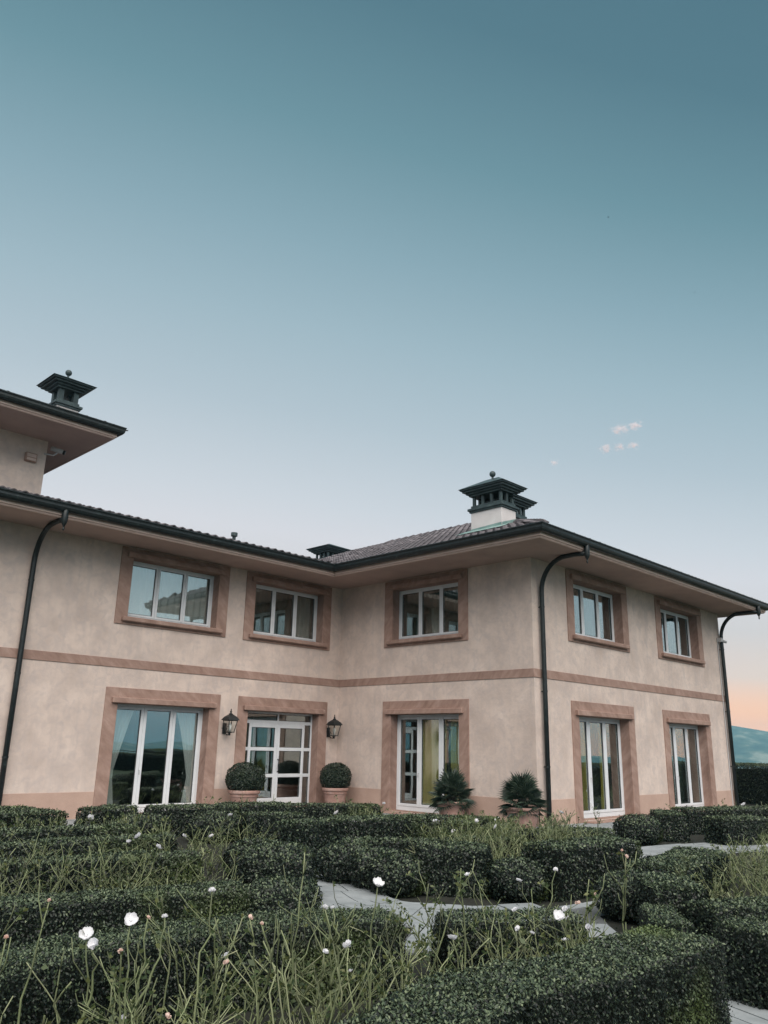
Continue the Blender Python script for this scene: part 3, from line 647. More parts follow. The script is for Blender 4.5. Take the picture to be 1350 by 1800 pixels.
curtain(TA, -5.2, A1[1]-.3, .1, 2.7, .12, M['sheer'], 'sheer white curtain tied back to the entrance side of the big garden door', 6, .03, (1, .85, .3))
curtain(TB, B1[0]+1.0, B1[0]+1.95, .1, 2.7, .13, M['olive'], 'olive yellow curtain in the middle of the glazed door behind the fan palm', 7, .05)
curtain(TB, B1[0]+2.1, B1[1]-.3, .1, 2.7, .15, M['olive'], 'olive yellow curtain at the palm side of the glazed door in the side wall', 4, .05)
curtain(TC, C1[0]+1.25, C1[0]+1.6, .1, 2.7, .3, M['yellow'], 'narrow yellow curtain in the middle of the front glazed door by the corner pipe', 3, .04)
curtain(TC, C1[0]+2.15, C1[0]+2.6, .1, 2.7, .3, M['yellow'], 'narrow yellow curtain at the far end of the front glazed door by the corner pipe', 3, .04)
curtain(TC, C2[0]+.35, C2[1]-1.0, .1, 2.7, .3, M['drape'], 'grey green curtain in the last glazed door of the front wall', 10, .04)
curtain(TC, C1[0]+.3, C1[1]-.3, 4.4, 6.1, .3, M['drape'], 'grey curtain in the upper front window beside the corner pipe', 13)
curtain(TC, C2[0]+.3, C2[1]-.3, 4.4, 6.1, .3, M['drape'], 'grey curtain in the upper front window at the far end', 13)

# ------------------------------------------------------------------ wall lanterns, camera, box
def lantern(x, z, label):
    r_ = empty('wall_lantern', (x, -.26, z)); tag(r_, label, 'lantern', 'lanterns beside the entrance door')
    b = MB(); b.lathe([(.075, -.02), (.075, .0)], (0, .255, -.17), 10); b.box(-.05, .05, .225, .262, -.32, -.06)
    b.tube([(0, .23, -.25), (0, .14, -.34), (0, .05, -.35), (0, 0, -.31)], .013, 6); b.tube([(0, .23, -.12), (0, .1, -.25), (0, .03, -.33)], .009, 6); b.build('bracket', M['iron'], r_)
    b = MB(); b.lathe([(.02, -.36), (.03, -.33), (.02, -.31), (.075, -.285), (.09, -.27)], n=8); 
    hb, ht = .075, .125
    for sx in (-1, 1):
        for sy in (-1, 1): b.tube([(sx*hb, sy*hb, -.28), (sx*ht, sy*ht, .0)], .011, 5)
    b.box(-ht-.012, ht+.012, -ht-.012, ht+.012, -.005, .015); b.box(-hb-.012, hb+.012, -hb-.012, hb+.012, -.29, -.275); b.build('cage', M['iron'], r_)
    b = MB(); b.add([(-.17, -.17, .012), (.17, -.17, .012), (.17, .17, .012), (-.17, .17, .012), (-.12, -.12, .09), (.12, -.12, .09), (.12, .12, .09), (-.12, .12, .09), (-.05, -.05, .15), (.05, -.05, .15), (.05, .05, .15), (-.05, .05, .15)],
                    [(3, 2, 1, 0)]+[(i, (i+1) % 4, 4+(i+1) % 4, 4+i) for i in range(4)]+[(4+i, 4+(i+1) % 4, 8+(i+1) % 4, 8+i) for i in range(4)]+[(8, 9, 10, 11)]); b.build('cap', M['iron'], r_)
    b = MB(); b.lathe([(.05, .15), (.055, .17), (.03, .18), (.02, .21), (.035, .225), (.012, .24), (.016, .27), (.003, .30)], n=8); b.build('finial', M['iron'], r_)
    for k in range(4):
        a = k*math.pi/2; tf = lambda p, a=a: (p[0]*math.cos(a)-p[1]*math.sin(a), p[0]*math.sin(a)+p[1]*math.cos(a), p[2])
        g = MB(tf); g.add([(-hb, hb, -.275), (hb, hb, -.275), (ht, ht, -.006), (-ht, ht, -.006)], [(0, 1, 2, 3)]); g.build('glass_pane', M['lglass'], r_)
    b = MB(); b.lathe([(.02, -.27), (.03, -.2), (.042, -.13), (.03, -.08), (.005, -.06)], n=10); b.build('bulb', M['bulb'], r_, True)
lantern(-3.90, 2.22, 'black iron wall lantern between the big garden door and the entrance door')
lantern(-.36, 2.22, 'black iron wall lantern in the inner corner of the house')
sc_ = empty('security_camera', (TX-.06, TY, 8.52)); tag(sc_, 'small white security camera under the tower eave at its corner', 'camera')
b = MB(); b.tube([(0, 0, -.05), (.18, -.12, -.08), (.26, -.16, 0)], .022, 8); b.build('arm', M['grey'], sc_)
b = MB(); b.tube([(.12, -.10, .10), (.36, -.26, .02)], .06, 10); b.build('housing', M['grey'], sc_, True)
b = MB(); b.tube([(.355, -.257, .021), (.40, -.285, .006)], .058, 10); b.build('lens', M['iron'], sc_, True)
al = empty('alarm_box', (-9.1, TY, 8.27)); tag(al, 'square pinkish alarm box on the tower wall', 'alarm box')
b = MB(); b.bevbox(-.15, .13, -.09, -.001, -.11, .11, .012); b.build('case', M['stone'], al)
b = MB(); b.bevbox(-.12, .10, -.098, -.091, .0, .085, .003); b.bevbox(-.12, .10, -.098, -.091, -.085, -.02, .003); b.build('louvre', M['cornice'], al)

# ------------------------------------------------------------------ leaves
def leaves(P, Nn, ln, wd, spread=.8, lift=.25):
    n = len(P); rd = rng.normal(size=(n, 3)); rd -= Nn*(rd*Nn).sum(1, keepdims=True); rd /= np.linalg.norm(rd, axis=1, keepdims=True)
    d = rd*spread+Nn*rng.uniform(.05, .6, (n, 1))+np.array([0, 0, lift*.6]); d /= np.linalg.norm(d, axis=1, keepdims=True)
    s = np.cross(d, Nn+rng.normal(size=(n, 3))*.32); s /= np.linalg.norm(s, axis=1, keepdims=True)
    nn = np.cross(s, d); L_ = ln*rng.uniform(.7, 1.3, (n, 1)); W_ = wd*rng.uniform(.75, 1.25, (n, 1))
    V = np.stack([P, P+d*L_*.5+s*W_*.5+nn*W_*.18, P+d*L_, P+d*L_*.5-s*W_*.5+nn*W_*.18], 1).reshape(-1, 3)
    F = np.arange(n*4).reshape(n, 4); return V, F
def lump(p, seed, f=2.2):
    q = p*f; return (np.sin(q[:, 0]*1.7+seed)*np.cos(q[:, 1]*1.3+seed*2)+.6*np.sin(q[:, 0]*3.9+q[:, 2]*3.1+seed)*np.sin(q[:, 1]*4.3+1)+.4*np.sin(q[:, 2]*5+q[:, 0]*6))/2
def sup(theta, n): c, s = np.cos(theta), np.sin(theta); return np.sign(c)*np.abs(c)**(2/n), np.abs(s)**(2/n)
def dens(dist):
    ln = min(.042, max(.019, .0034*dist)); return ln, ln*.56, min(16000, 1.45/(ln*ln*.56*.5))
def hedge(name, pts, w_, h_, label, group='clipped box hedges', nose=16, cat='hedge', mtl='box'):
    pts = np.array(pts, float); o = pts.mean(0); pts = pts-o; dist = np.min(np.hypot(pts[:, 0]+o[0]-CAM[0], pts[:, 1]+o[1]-CAM[1]))
    # resample the centreline
    sl = np.linalg.norm(np.diff(pts, axis=0), axis=1); cum = np.r_[0, np.cumsum(sl)]; Lt = cum[-1]
    def at(s): return np.stack([np.interp(s, cum, pts[:, 0]), np.interp(s, cum, pts[:, 1])], 1)
    def tan(s): d = at(np.clip(s+.08, 0, Lt))-at(np.clip(s-.08, 0, Lt)); return d/np.linalg.norm(d, axis=1, keepdims=True)
    seed = rng.uniform(0, 9); ln, wd, de = dens(dist)
    rc = min(.06, w_*.3)*(1 if nose > 6 else 3)                     # rounded rectangle: side, corner, top, corner, side
    pr = [(w_/2, z, 1, 0) for z in np.linspace(0, h_-rc, 12)]+[(w_/2-rc+rc*math.cos(a), h_-rc+rc*math.sin(a), math.cos(a), math.sin(a)) for a in np.linspace(0, math.pi/2, 7)[1:]]
    pr = np.array(pr+[(x, h_, 0, 1) for x in np.linspace(w_/2-rc, -w_/2+rc, 14)[1:]]+[(-p[0], p[1], -p[2], p[3]) for p in reversed(pr)][1:])
    al_ = np.r_[0, np.cumsum(np.hypot(np.diff(pr[:, 0]), np.diff(pr[:, 1])))]; per = al_[-1]
    def surf(s, l, k=1.0):
        x, z, nx, nz = (np.interp(l, al_, pr[:, i]) for i in range(4)); t = tan(s); e = np.minimum(s, Lt-s); sh = 1-(1-np.clip(e/.06, 0, 1))**2*.12
        sd_ = np.stack([t[:, 1], -t[:, 0]], 1); p = np.c_[at(s)+sd_*(x*k*sh)[:, None], z*k*(1-(1-sh)*.3)]; g = np.c_[sd_*nx[:, None], nz]; return p, g/np.linalg.norm(g, axis=1, keepdims=True)
    # leaves over the clipped faces
    n1 = int(per*Lt*de); s = rng.uniform(0, Lt, n1); th = rng.uniform(0, per, n1)
    P, G = surf(s, th)
    # ends
    n2 = int(w_*h_*de); Ps, Gs = [P], [G]
    for e in (0, Lt):
        t = tan(np.full(n2, e)); u = rng.uniform(-1, 1, n2); v = rng.uniform(0, 1, n2); keep = (np.abs(u)**12+v**12) < 1; r_ = np.maximum(np.abs(u), v)**4
        dirn = t*(1 if e else -1); p2 = at(np.full(n2, e))+np.stack([t[:, 1], -t[:, 0]], 1)*(u*w_/2*.92)[:, None]+dirn*(.05*(1-r_))[:, None]
        Ps.append(np.c_[p2, v*h_*.96][keep]); Gs.append(np.c_[dirn, np.zeros(n2)][keep])
    P = np.concatenate(Ps); G = np.concatenate(Gs)
    P = P+G*(lump(P+np.r_[o, 0], seed)*.018-np.abs(rng.normal(size=len(P)))*.026+.006+(rng.random(len(P)) < .03)*rng.uniform(0, .045, len(P)))[:, None]
    V, F = leaves(P, G, ln, wd)
    # dark core
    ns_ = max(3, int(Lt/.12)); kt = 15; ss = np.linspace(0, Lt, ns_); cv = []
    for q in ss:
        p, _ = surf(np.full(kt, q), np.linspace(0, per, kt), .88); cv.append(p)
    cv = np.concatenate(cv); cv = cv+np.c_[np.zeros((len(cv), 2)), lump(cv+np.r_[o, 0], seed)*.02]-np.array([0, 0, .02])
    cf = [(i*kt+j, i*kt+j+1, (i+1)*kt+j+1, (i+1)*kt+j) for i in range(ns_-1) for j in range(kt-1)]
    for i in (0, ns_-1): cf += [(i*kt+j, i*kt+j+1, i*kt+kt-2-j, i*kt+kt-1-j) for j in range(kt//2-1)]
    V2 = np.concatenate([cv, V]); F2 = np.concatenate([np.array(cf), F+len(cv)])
    fresh_toplit = rng.random(len(F)) < np.where(G[:, 2] > .6, .62, .07)*(mtl == 'box')  # pale leaves crowd the top faces: painted top light besides new growth
    me = np_mesh(name, V2, F2, [M['core'], M[mtl], M['fresh_toplit']], np.r_[np.zeros(len(cf)), 1+fresh_toplit])
    ob = link(bpy.data.objects.new(name, me)); ob.location = (*o, 0); tag(ob, label, cat, group); return ob
def ball(name, x, y, rx, ry, rz, z0, label, group='clipped box balls', n=2.4, cat='shrub', mtl='box', rot=0, dmul=1.0, sink=.82):
    dist = math.hypot(x-CAM[0], y-CAM[1]); ln, wd, de = dens(dist); ln *= dmul; wd *= dmul; de /= dmul**2
    N_ = int(4*math.pi*((rx*ry+rx*rz+ry*rz)/3)*de); d = rng.normal(size=(N_, 3)); d /= np.linalg.norm(d, axis=1, keepdims=True)
    r_ = (np.abs(d[:, 0])**n+np.abs(d[:, 1])**n+np.abs(d[:, 2])**n)**(-1/n); P = d*r_[:, None]*np.array([rx, ry, rz]); seed = rng.uniform(0, 9)
    G = d*np.array([1/rx, 1/ry, 1/rz]); G /= np.linalg.norm(G, axis=1, keepdims=True); P = P+G*(lump(P, seed, 4)*.02-np.abs(rng.normal(size=N_))*.026+.008+(rng.random(N_) < .03)*rng.uniform(0, .05, N_))[:, None]
    ok = P[:, 2] > -rz*sink-.02; P, G = P[ok], G[ok]; V, F = leaves(P, G, ln, wd)
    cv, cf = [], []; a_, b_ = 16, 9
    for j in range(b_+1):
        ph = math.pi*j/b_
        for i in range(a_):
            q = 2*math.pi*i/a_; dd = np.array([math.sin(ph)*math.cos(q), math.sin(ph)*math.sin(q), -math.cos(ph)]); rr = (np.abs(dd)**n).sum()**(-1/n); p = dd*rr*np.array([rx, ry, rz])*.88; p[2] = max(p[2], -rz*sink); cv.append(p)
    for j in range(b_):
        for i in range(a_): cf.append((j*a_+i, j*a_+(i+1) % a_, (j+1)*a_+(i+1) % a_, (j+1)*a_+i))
    V2 = np.concatenate([np.array(cv), V])+np.array([0, 0, z0+rz*sink]); F2 = np.concatenate([np.array(cf), F+len(cv)])
    fresh_toplit = rng.random(len(F)) < np.where(G[:, 2] > .6, .45, .07)*(mtl == 'box')  # more pale leaves on the crown, top light put into leaf colour
    me = np_mesh(name, V2, F2, [M['core'], M[mtl], M['fresh_toplit']], np.r_[np.zeros(len(cf)), 1+fresh_toplit])
    ob = link(bpy.data.objects.new(name, me)); ob.location = (x, y, 0); ob.rotation_euler.z = rot; tag(ob, label, cat, group); return ob
HED = [
 ([(-14.6, -15.45), (-13.4, -15.2), (-12.7, -15.05), (-11.85, -15.18), (-10.85, -15.18)], .52, .60, 'big foreground box hedge with yellowish tips along the bottom of the garden'),
 ([(-14.9, -12.95), (-14.2, -12.85), (-13.4, -12.62), (-12.5, -12.72), (-11.4, -13.2)], .46, .50, 'long box hedge behind the foreground rose canes, ending beside the path'),
 ([(-11.05, -13.38), (-10.2, -14.0)], .42, .47, 'short box hedge with rose canes before it, at the near side of the curved path'),
 ([(-14.6, -10.75), (-13.4, -11.08), (-11.55, -11.55)], .40, .50, 'straight low box hedge of the second row, ending at a rounded box block'),
 ([(-13.6, -8.75), (-12.4, -9.0), (-10.7, -9.5)], .40, .50, 'low box hedge half hidden by the dense second bed of rose canes'),
 ([(-13.2, -7.1), (-11.8, -7.25), (-9.8, -7.5)], .40, .46, 'low box hedge of the third row on the tower side'),
 ([(-12.2, -5.55), (-10.8, -5.8), (-9.6, -6.1)], .40, .46, 'low box hedge of the fourth row on the tower side'),
 ([(-10.3, -2.5), (-10.2, -4.2)], 1.0, .52, 'broad box block by the foot of the downpipe on the tower side'),
 ([(-8.9, -3.4), (-8.1, -3.0)], .7, .50, 'box block below the big garden door beside a small clipped mound'),
 ([(-7.9, -3.55), (-6.35, -4.15)], .5, .52, 'dark box hedge under the big garden door, in front of two canes'),
 ([(-6.3, -3.5), (-4.9, -3.75)], .5, .50, 'box hedge in front of the round topiary of the entrance door'),
 ([(-6.9, -5.2), (-5.9, -5.6)], .5, .46, 'small box hedge between the path and the entrance door'),
 ([(-8.2, -7.95), (-7.1, -7.9), (-6.1, -8.1), (-5.2, -8.3)], .5, .58, 'tall dark box hedge at the far bend of the path'),
 ([(-7.75, -8.75), (-6.7, -9.35), (-5.2, -10.0)], .4, .38, 'box hedge with rose canes above the round box balls'),
 ([(-8.25, -10.65), (-7.78, -11.32)], .55, .55, 'square box block between the round balls beside the curved path'),
 ([(-7.5, -11.85), (-6.6, -11.95), (-5.75, -12.0)], .56, .58, 'largest square box block at the outer bend of the curved path'),
 ([(-7.95, -13.6), (-8.6, -14.1)], .5, .50, 'box block beside the ball where the near path turns'),
 ([(-9.9, -15.12), (-9.0, -15.45), (-7.6, -15.9)], .5, .50, 'box hedge at the picture edge beyond the near path'),
 ([(-9.0, -14.45), (-8.2, -14.9)], .42, .46, 'small box hedge in the picture edge group, behind the near path'),
 ([(-8.7, -13.9), (-9.45, -14.45)], .3, .36, 'low narrow box hedge along the near path'),
 ([(.9, -9.3), (-.1, -10.0)], .55, .50, 'box block beside the far path near the front glazed door'),
 ([(.0, -10.75), (.95, -11.25)], .6, .50, 'cube of clipped box beyond the far path'),
 ([(1.6, -9.3), (4.2, -10.4), (7.0, -11.3)], .5, .52, 'box hedge along the front wall at the far end'),
 ([(1.4, -11.9), (3.6, -12.7)], .6, .48, 'dark box hedge at the far picture edge'),
 ([(-3.9, -9.2), (-2.3, -9.75)], .5, .34, 'low box edging before the corner downpipe'),
 ([(-4.6, -2.7), (-3.2, -3.4), (-2.4, -4.1)], .45, .40, 'low box hedge in front of the glazed entrance door'),
 ([(-5.0, -5.6), (-3.4, -6.5), (-2.3, -7.3)], .45, .36, 'box hedge between rose rows before the fan palms'),
 ([(-6.3, -6.6), (-4.9, -7.2), (-3.6, -7.8)], .45, .38, 'box hedge in the middle of the rose beds facing the inner corner'),
 ([(-7.05, -13.05), (-5.9, -12.9), (-4.9, -12.65)], .68, .44, 'low box hedge behind the pale cane thicket by the far path'),
 ([(-15.0, -14.55), (-14.55, -14.75)], .5, .52, 'box hedge corner at the bottom edge below the rose canes'),
]
for pts, w_, h_, lab in HED: hedge('box_hedge', pts, w_, h_, lab)
BALLS = [(-8.5, -9.6, .37, .37, .26, 'round box ball nearest the far end of the curved path'), (-8.5, -10.2, .35, .35, .25, 'second round box ball along the curved path'),
 (-8.62, -10.62, .33, .33, .24, 'round box ball standing foremost of the trio by the path'), (-7.75, -11.72, .34, .34, .24, 'round box ball between the two square blocks'), (-7.75, -13.15, .34, .34, .25, 'round box ball where the near path turns'),
 (-1.0, -9.7, .42, .42, .28, 'round box ball beside the far path by the house corner'), (-8.35, -4.1, .5, .4, .24, 'small clipped mound below the big garden door'), (-7.35, -4.95, .45, .4, .28, 'dark round bush in front of the hedge under the garden door'),
 (-9.2, -8.6, .36, .36, .25, 'flat round box mound behind the rounded block')]
for x, y, a, b_, c_, lab in BALLS: ball('box_ball', x, y, a, b_, c_, 0, lab)
ball('box_block', -10.05, -10.15, .46, .40, .33, 0, 'large rounded box block at the end of the second hedge row', 'clipped box balls', 3.4, rot=.6)
ball('box_block', -10.9, -11.25, .45, .33, .24, 0, 'low rounded box block in front of the larger one', 'clipped box balls', 3.2, rot=.5)
hedge('laurel_hedge', [(13.5, -11), (15.5, -5), (17.0, 4)], 1.6, 1.35, 'tall dark hedge beyond the far end of the house', 'boundary hedges', 5)
hedge('laurel_hedge', [(13.5, -12), (15.0, -22), (12, -31)], 1.4, 1.2, 'dark boundary hedge at the far edge of the garden', 'boundary hedges', 5)

# ------------------------------------------------------------------ pots and their plants
def pot(x, y, r_, h_, label, group='terracotta pots'):
    b = MB(); k = h_
    b.lathe([(r_*.62, 0), (r_*.70, .02), (r_*.78, k*.45), (r_*.84, k*.70), (r_*.86, k*.72), (r_*.90, k*.74), (r_*.90, k*.78), (r_*.87, k*.80), (r_*.90, k*.84), (r_*.98, k*.86), (r_, k*.89), (r_, k*.97), (r_*.98, k), (r_*.88, k), (r_*.86, k*.9), (.01, k*.9)], n=32)
    o = b.build('terracotta_pot', M['terracotta'], None, True); o.location = (x, y, .03); tag(o, label, 'pot', group); return o
pot(-3.66, -.72, .385, .55, 'wide terracotta pot holding the clipped ball between lantern and entrance door')
pot(-.66, -.72, .36, .55, 'ringed terracotta pot holding the clipped ball in the inner corner')
pot(-.65, -4.80, .38, .44, 'terracotta pot under the fan palm before the glazed side door')
pot(-.70, -6.85, .40, .44, 'terracotta pot under the fan palm at the house corner')
ball('topiary_ball', -3.66, -.72, .46, .43, .37, .50, 'dark clipped ball in the pot beside the entrance door, tower side', 'potted topiary balls', 2.2, 'topiary', 'topi', sink=.9)
ball('topiary_ball', -.66, -.72, .40, .40, .36, .52, 'dark clipped ball in the pot in the inner corner', 'potted topiary balls', 2.2, 'topiary', 'topi', sink=.9)
def frond_mesh():
    mb = MB(); mb.tube([(0, 0, 0), (.13, 0, .01), (.25, 0, .0)], [.008, .007, .005], 4)
    for i in range(15):
        a = R(-88+176*i/14); l_ = .34*(1-.25*abs(i-7)/7); d = Vector((math.cos(a), math.sin(a), .12*math.cos(a*1.0))); s = Vector((-math.sin(a), math.cos(a), 0)); o = Vector((.25, 0, 0))
        w_ = .017
        p = [o, o+d*l_*.55+s*w_+Vector((0, 0, .012)), o+d*l_+Vector((0, 0, -.05)), o+d*l_*.55-s*w_+Vector((0, 0, .012)), o+d*l_*.5-Vector((0, 0, .004))]
        mb.add(p, [(0, 1, 4), (1, 2, 4), (2, 3, 4), (3, 0, 4)])
    return mb.mesh('frond', M['palm'])
FM = frond_mesh()
def palm(x, y, label):
    r_ = empty('fan_palm', (x, y, .42)); tag(r_, label, 'palm', 'potted fan palms')
    b = MB(); b.lathe([(.10, -.05), (.13, .08), (.09, .2), (.03, .27)], n=9); b.build('trunk', M['soil'], r_)
    n = 62
    for i in range(n):
        t = (i+.5)/n; el = R(-28+104*t)+random.uniform(-.1, .1); az = i*2.39996+random.uniform(-.2, .2)
        o = bpy.data.objects.new('frond', FM); link(o, r_); o.location = (0, 0, .06+.18*t); o.rotation_euler = (random.uniform(-.5, .5), -el, az); s = random.uniform(.8, 1.15); o.scale = (s, s, s)
palm(-.65, -4.80, 'spiky fan palm in a pot before the glazed side door'); palm(-.70, -6.85, 'spiky fan palm in a pot at the house corner by the downpipe')

# ------------------------------------------------------------------ roses
def cane_mesh(seed, tall=1.0, thick=1.0, ncan=5):
    r_ = random.Random(seed); mb = MB(); tips = []; lv = []
    def grow(p, d, l_, rad, depth):
        k = max(3, int(l_/.075)); pts = [p]; q = p.copy(); dd = d.copy(); bend = Vector((r_.uniform(-.04, .04), r_.uniform(-.04, .04), 0))
        for i in range(k):
            kink = .75 if r_.random() < .3 else .12
            dd = (dd+bend+Vector((r_.uniform(-kink, kink), r_.uniform(-kink, kink), .07+r_.uniform(-.06, .08)))).normalized(); q = q+dd*(l_/k); pts.append(q.copy())
        mb.tube(pts, [rad*(1-.35*i/k) for i in range(k+1)], 5)
        tips.append((pts[-1], dd.copy()))
        if depth < 2:
            for _ in range(r_.choice((3, 3, 4, 5) if depth == 0 else (0, 1, 1, 2))):
                j = r_.randint(max(1, k//4), k-1); a = r_.uniform(0, 6.28); nd_ = ((pts[j]-pts[j-1]).normalized()*.7+Vector((math.cos(a), math.sin(a), .15))*.75).normalized()
                grow(pts[j], nd_, l_*r_.uniform(.22, .5)*(1-.4*j/k)+.05, rad*.62, depth+1)
        if r_.random() < .7: lv.append((pts[r_.randint(1, k)], dd.copy()))
    for _ in range(ncan):
        a = r_.uniform(0, 6.28); s = r_.uniform(.05, .6); p = Vector((math.cos(a)*.05, math.sin(a)*.05, 0)); grow(p, Vector((math.cos(a)*s, math.sin(a)*s, 1)).normalized(), tall*r_.uniform(.4, 1.0), .0085*thick*r_.uniform(.65, 1.25), 0)
    return mb.mesh('canes', M['cane'], True), tips, lv
def leaf_cluster(tips, lv, seed, size, prob):
    r_ = random.Random(seed); P = []; G = []
    for p, d in tips+lv:
        if r_.random() < prob:
            for k in range(r_.randint(3, 6)): a = r_.uniform(0, 6.28); P.append(p-d*r_.uniform(0, .06)); G.append((math.cos(a), math.sin(a), r_.uniform(0, .8)))
    if not P: return None
    G = np.array(G); G /= np.linalg.norm(G, axis=1, keepdims=True); V, F = leaves(np.array([tuple(q) for q in P]), G, size, size*.6, .4, .1); return np_mesh('rose_foliage', V, F, [M['rleaf']])
def petal_mesh(mt_, open_=1.0):
    mb = MB(); n, k = 4, 5; V = []
    for j in range(n+1):
        t = j/n; hw = .027*math.sin(math.pi*min(1, .15+t*.75))
        for i in range(k): s = (i/(k-1)-.5)*2; V.append((.006+.036*t*open_, s*hw, .030*t*t*(1.2-open_*.55)+.010*s*s*t+.004*math.sin(3*s+t)))
    F = [(j*k+i, j*k+i+1, (j+1)*k+i+1, (j+1)*k+i) for j in range(n) for i in range(k-1)]
    mb.add(V, F); return mb.mesh('petal', mt_, True)
PET = {k: petal_mesh(M[m_], o) for k, (m_, o) in {'w': ('petal', 1.0), 'wb': ('petal', .5), 'p': ('petalpink', .45), 'pw': ('petalpink', .95)}.items()}
def flower_mesh(kind, n, layers):
    pm_ = PET[kind]; vs = np.array([v.co[:] for v in pm_.vertices]); fs = [tuple(p.vertices) for p in pm_.polygons]; mb = MB()
    for l_ in range(layers):
        for i in range(n):
            a = 2*math.pi*(i+.5*l_)/n+random.uniform(-.2, .2); sc = 1-.25*l_; tl_ = .35*l_+random.uniform(-.1, .2); Rm = np.array(Matrix.Rotation(a, 3, 'Z') @ Matrix.Rotation(-tl_, 3, 'Y')); mb.add([tuple(q) for q in (vs*sc) @ Rm.T], fs)
    mb.sphere((0, 0, .006), .009, 6, 4); return mb.mesh('flower', M['petal' if kind[0] == 'w' else 'petalpink'], True)
FL = {'w': flower_mesh('w', 5, 2), 'wb': flower_mesh('wb', 5, 2), 'p': flower_mesh('p', 4, 2)}
VAR = {}
for k in range(10):
    for nm, (tall, thick, nc, ls, pr) in {'near': (.86, .64, 3, .03, .5), 'mid': (.74, .74, 3, .03, .3), 'far': (.55, 1.0, 4, .045, .35)}.items():
        me, tips, lv = cane_mesh(100+k*7+len(nm), tall, thick, nc); VAR[(nm, k)] = (me, tips, leaf_cluster(tips, lv, k, ls, pr))
def add_flower(parent, p, kind, s, petals=False):
    if petals:
        f = bpy.data.objects.new('flower', MBs.mesh('flower_centre', M['petal'])); link(f, parent); f.location = p; f.scale = (s, s, s); f.rotation_euler = (random.uniform(.4, .9), 0, R(-45)+random.uniform(-.5, .5))
        for i in range(6):
            q = bpy.data.objects.new('petal', PET[kind]); link(q, f); q.rotation_euler = (0, -.12*(i % 2)+random.uniform(-.1, .2), i*math.pi/3+random.uniform(-.2, .2))
        return f
    f = bpy.data.objects.new('flower', FL[kind]); link(f, parent); f.location = p; f.scale = (s, s, s); f.rotation_euler = (random.uniform(-.9, .9), random.uniform(-.9, .9), random.uniform(0, 6)); return f
MBs = MB(); MBs.sphere((0, 0, .004), .010, 8, 5)
def bush(x, y, kind, label, group, h_=1.0, nfl=0):
    r_ = empty('rose_bush', (x, y, 0), random.uniform(0, 6.28)); s = h_*random.uniform(.78, 1.12); r_.scale = (random.uniform(.85, 1.2), random.uniform(.85, 1.2), s)
    tag(r_, label, 'rose bush', group); me, tips, lf = VAR[(kind, random.randrange(10))]
    link(bpy.data.objects.new('canes', me), r_)
    if lf: link(bpy.data.objects.new('rose_foliage', lf), r_)
    for _ in range(nfl):
        p, d = random.choice(tips)
        for _q in range(4):
            p2, d2 = random.choice(tips)
            if p2.z > p.z: p = p2
        add_flower(r_, p, random.choice(('w', 'w', 'wb', 'p') if kind == 'near' else ('w', 'w', 'wb')), {'near': .55, 'mid': .9, 'far': 1.3}[kind])
    return r_
def inside(p, poly):
    c = False; n = len(poly)
    for i in range(n):
        (x1, y1), (x2, y2) = poly[i], poly[(i+1) % n]
        if (y1 > p[1]) != (y2 > p[1]) and p[0] < (x2-x1)*(p[1]-y1)/(y2-y1)+x1: c = not c
    return c
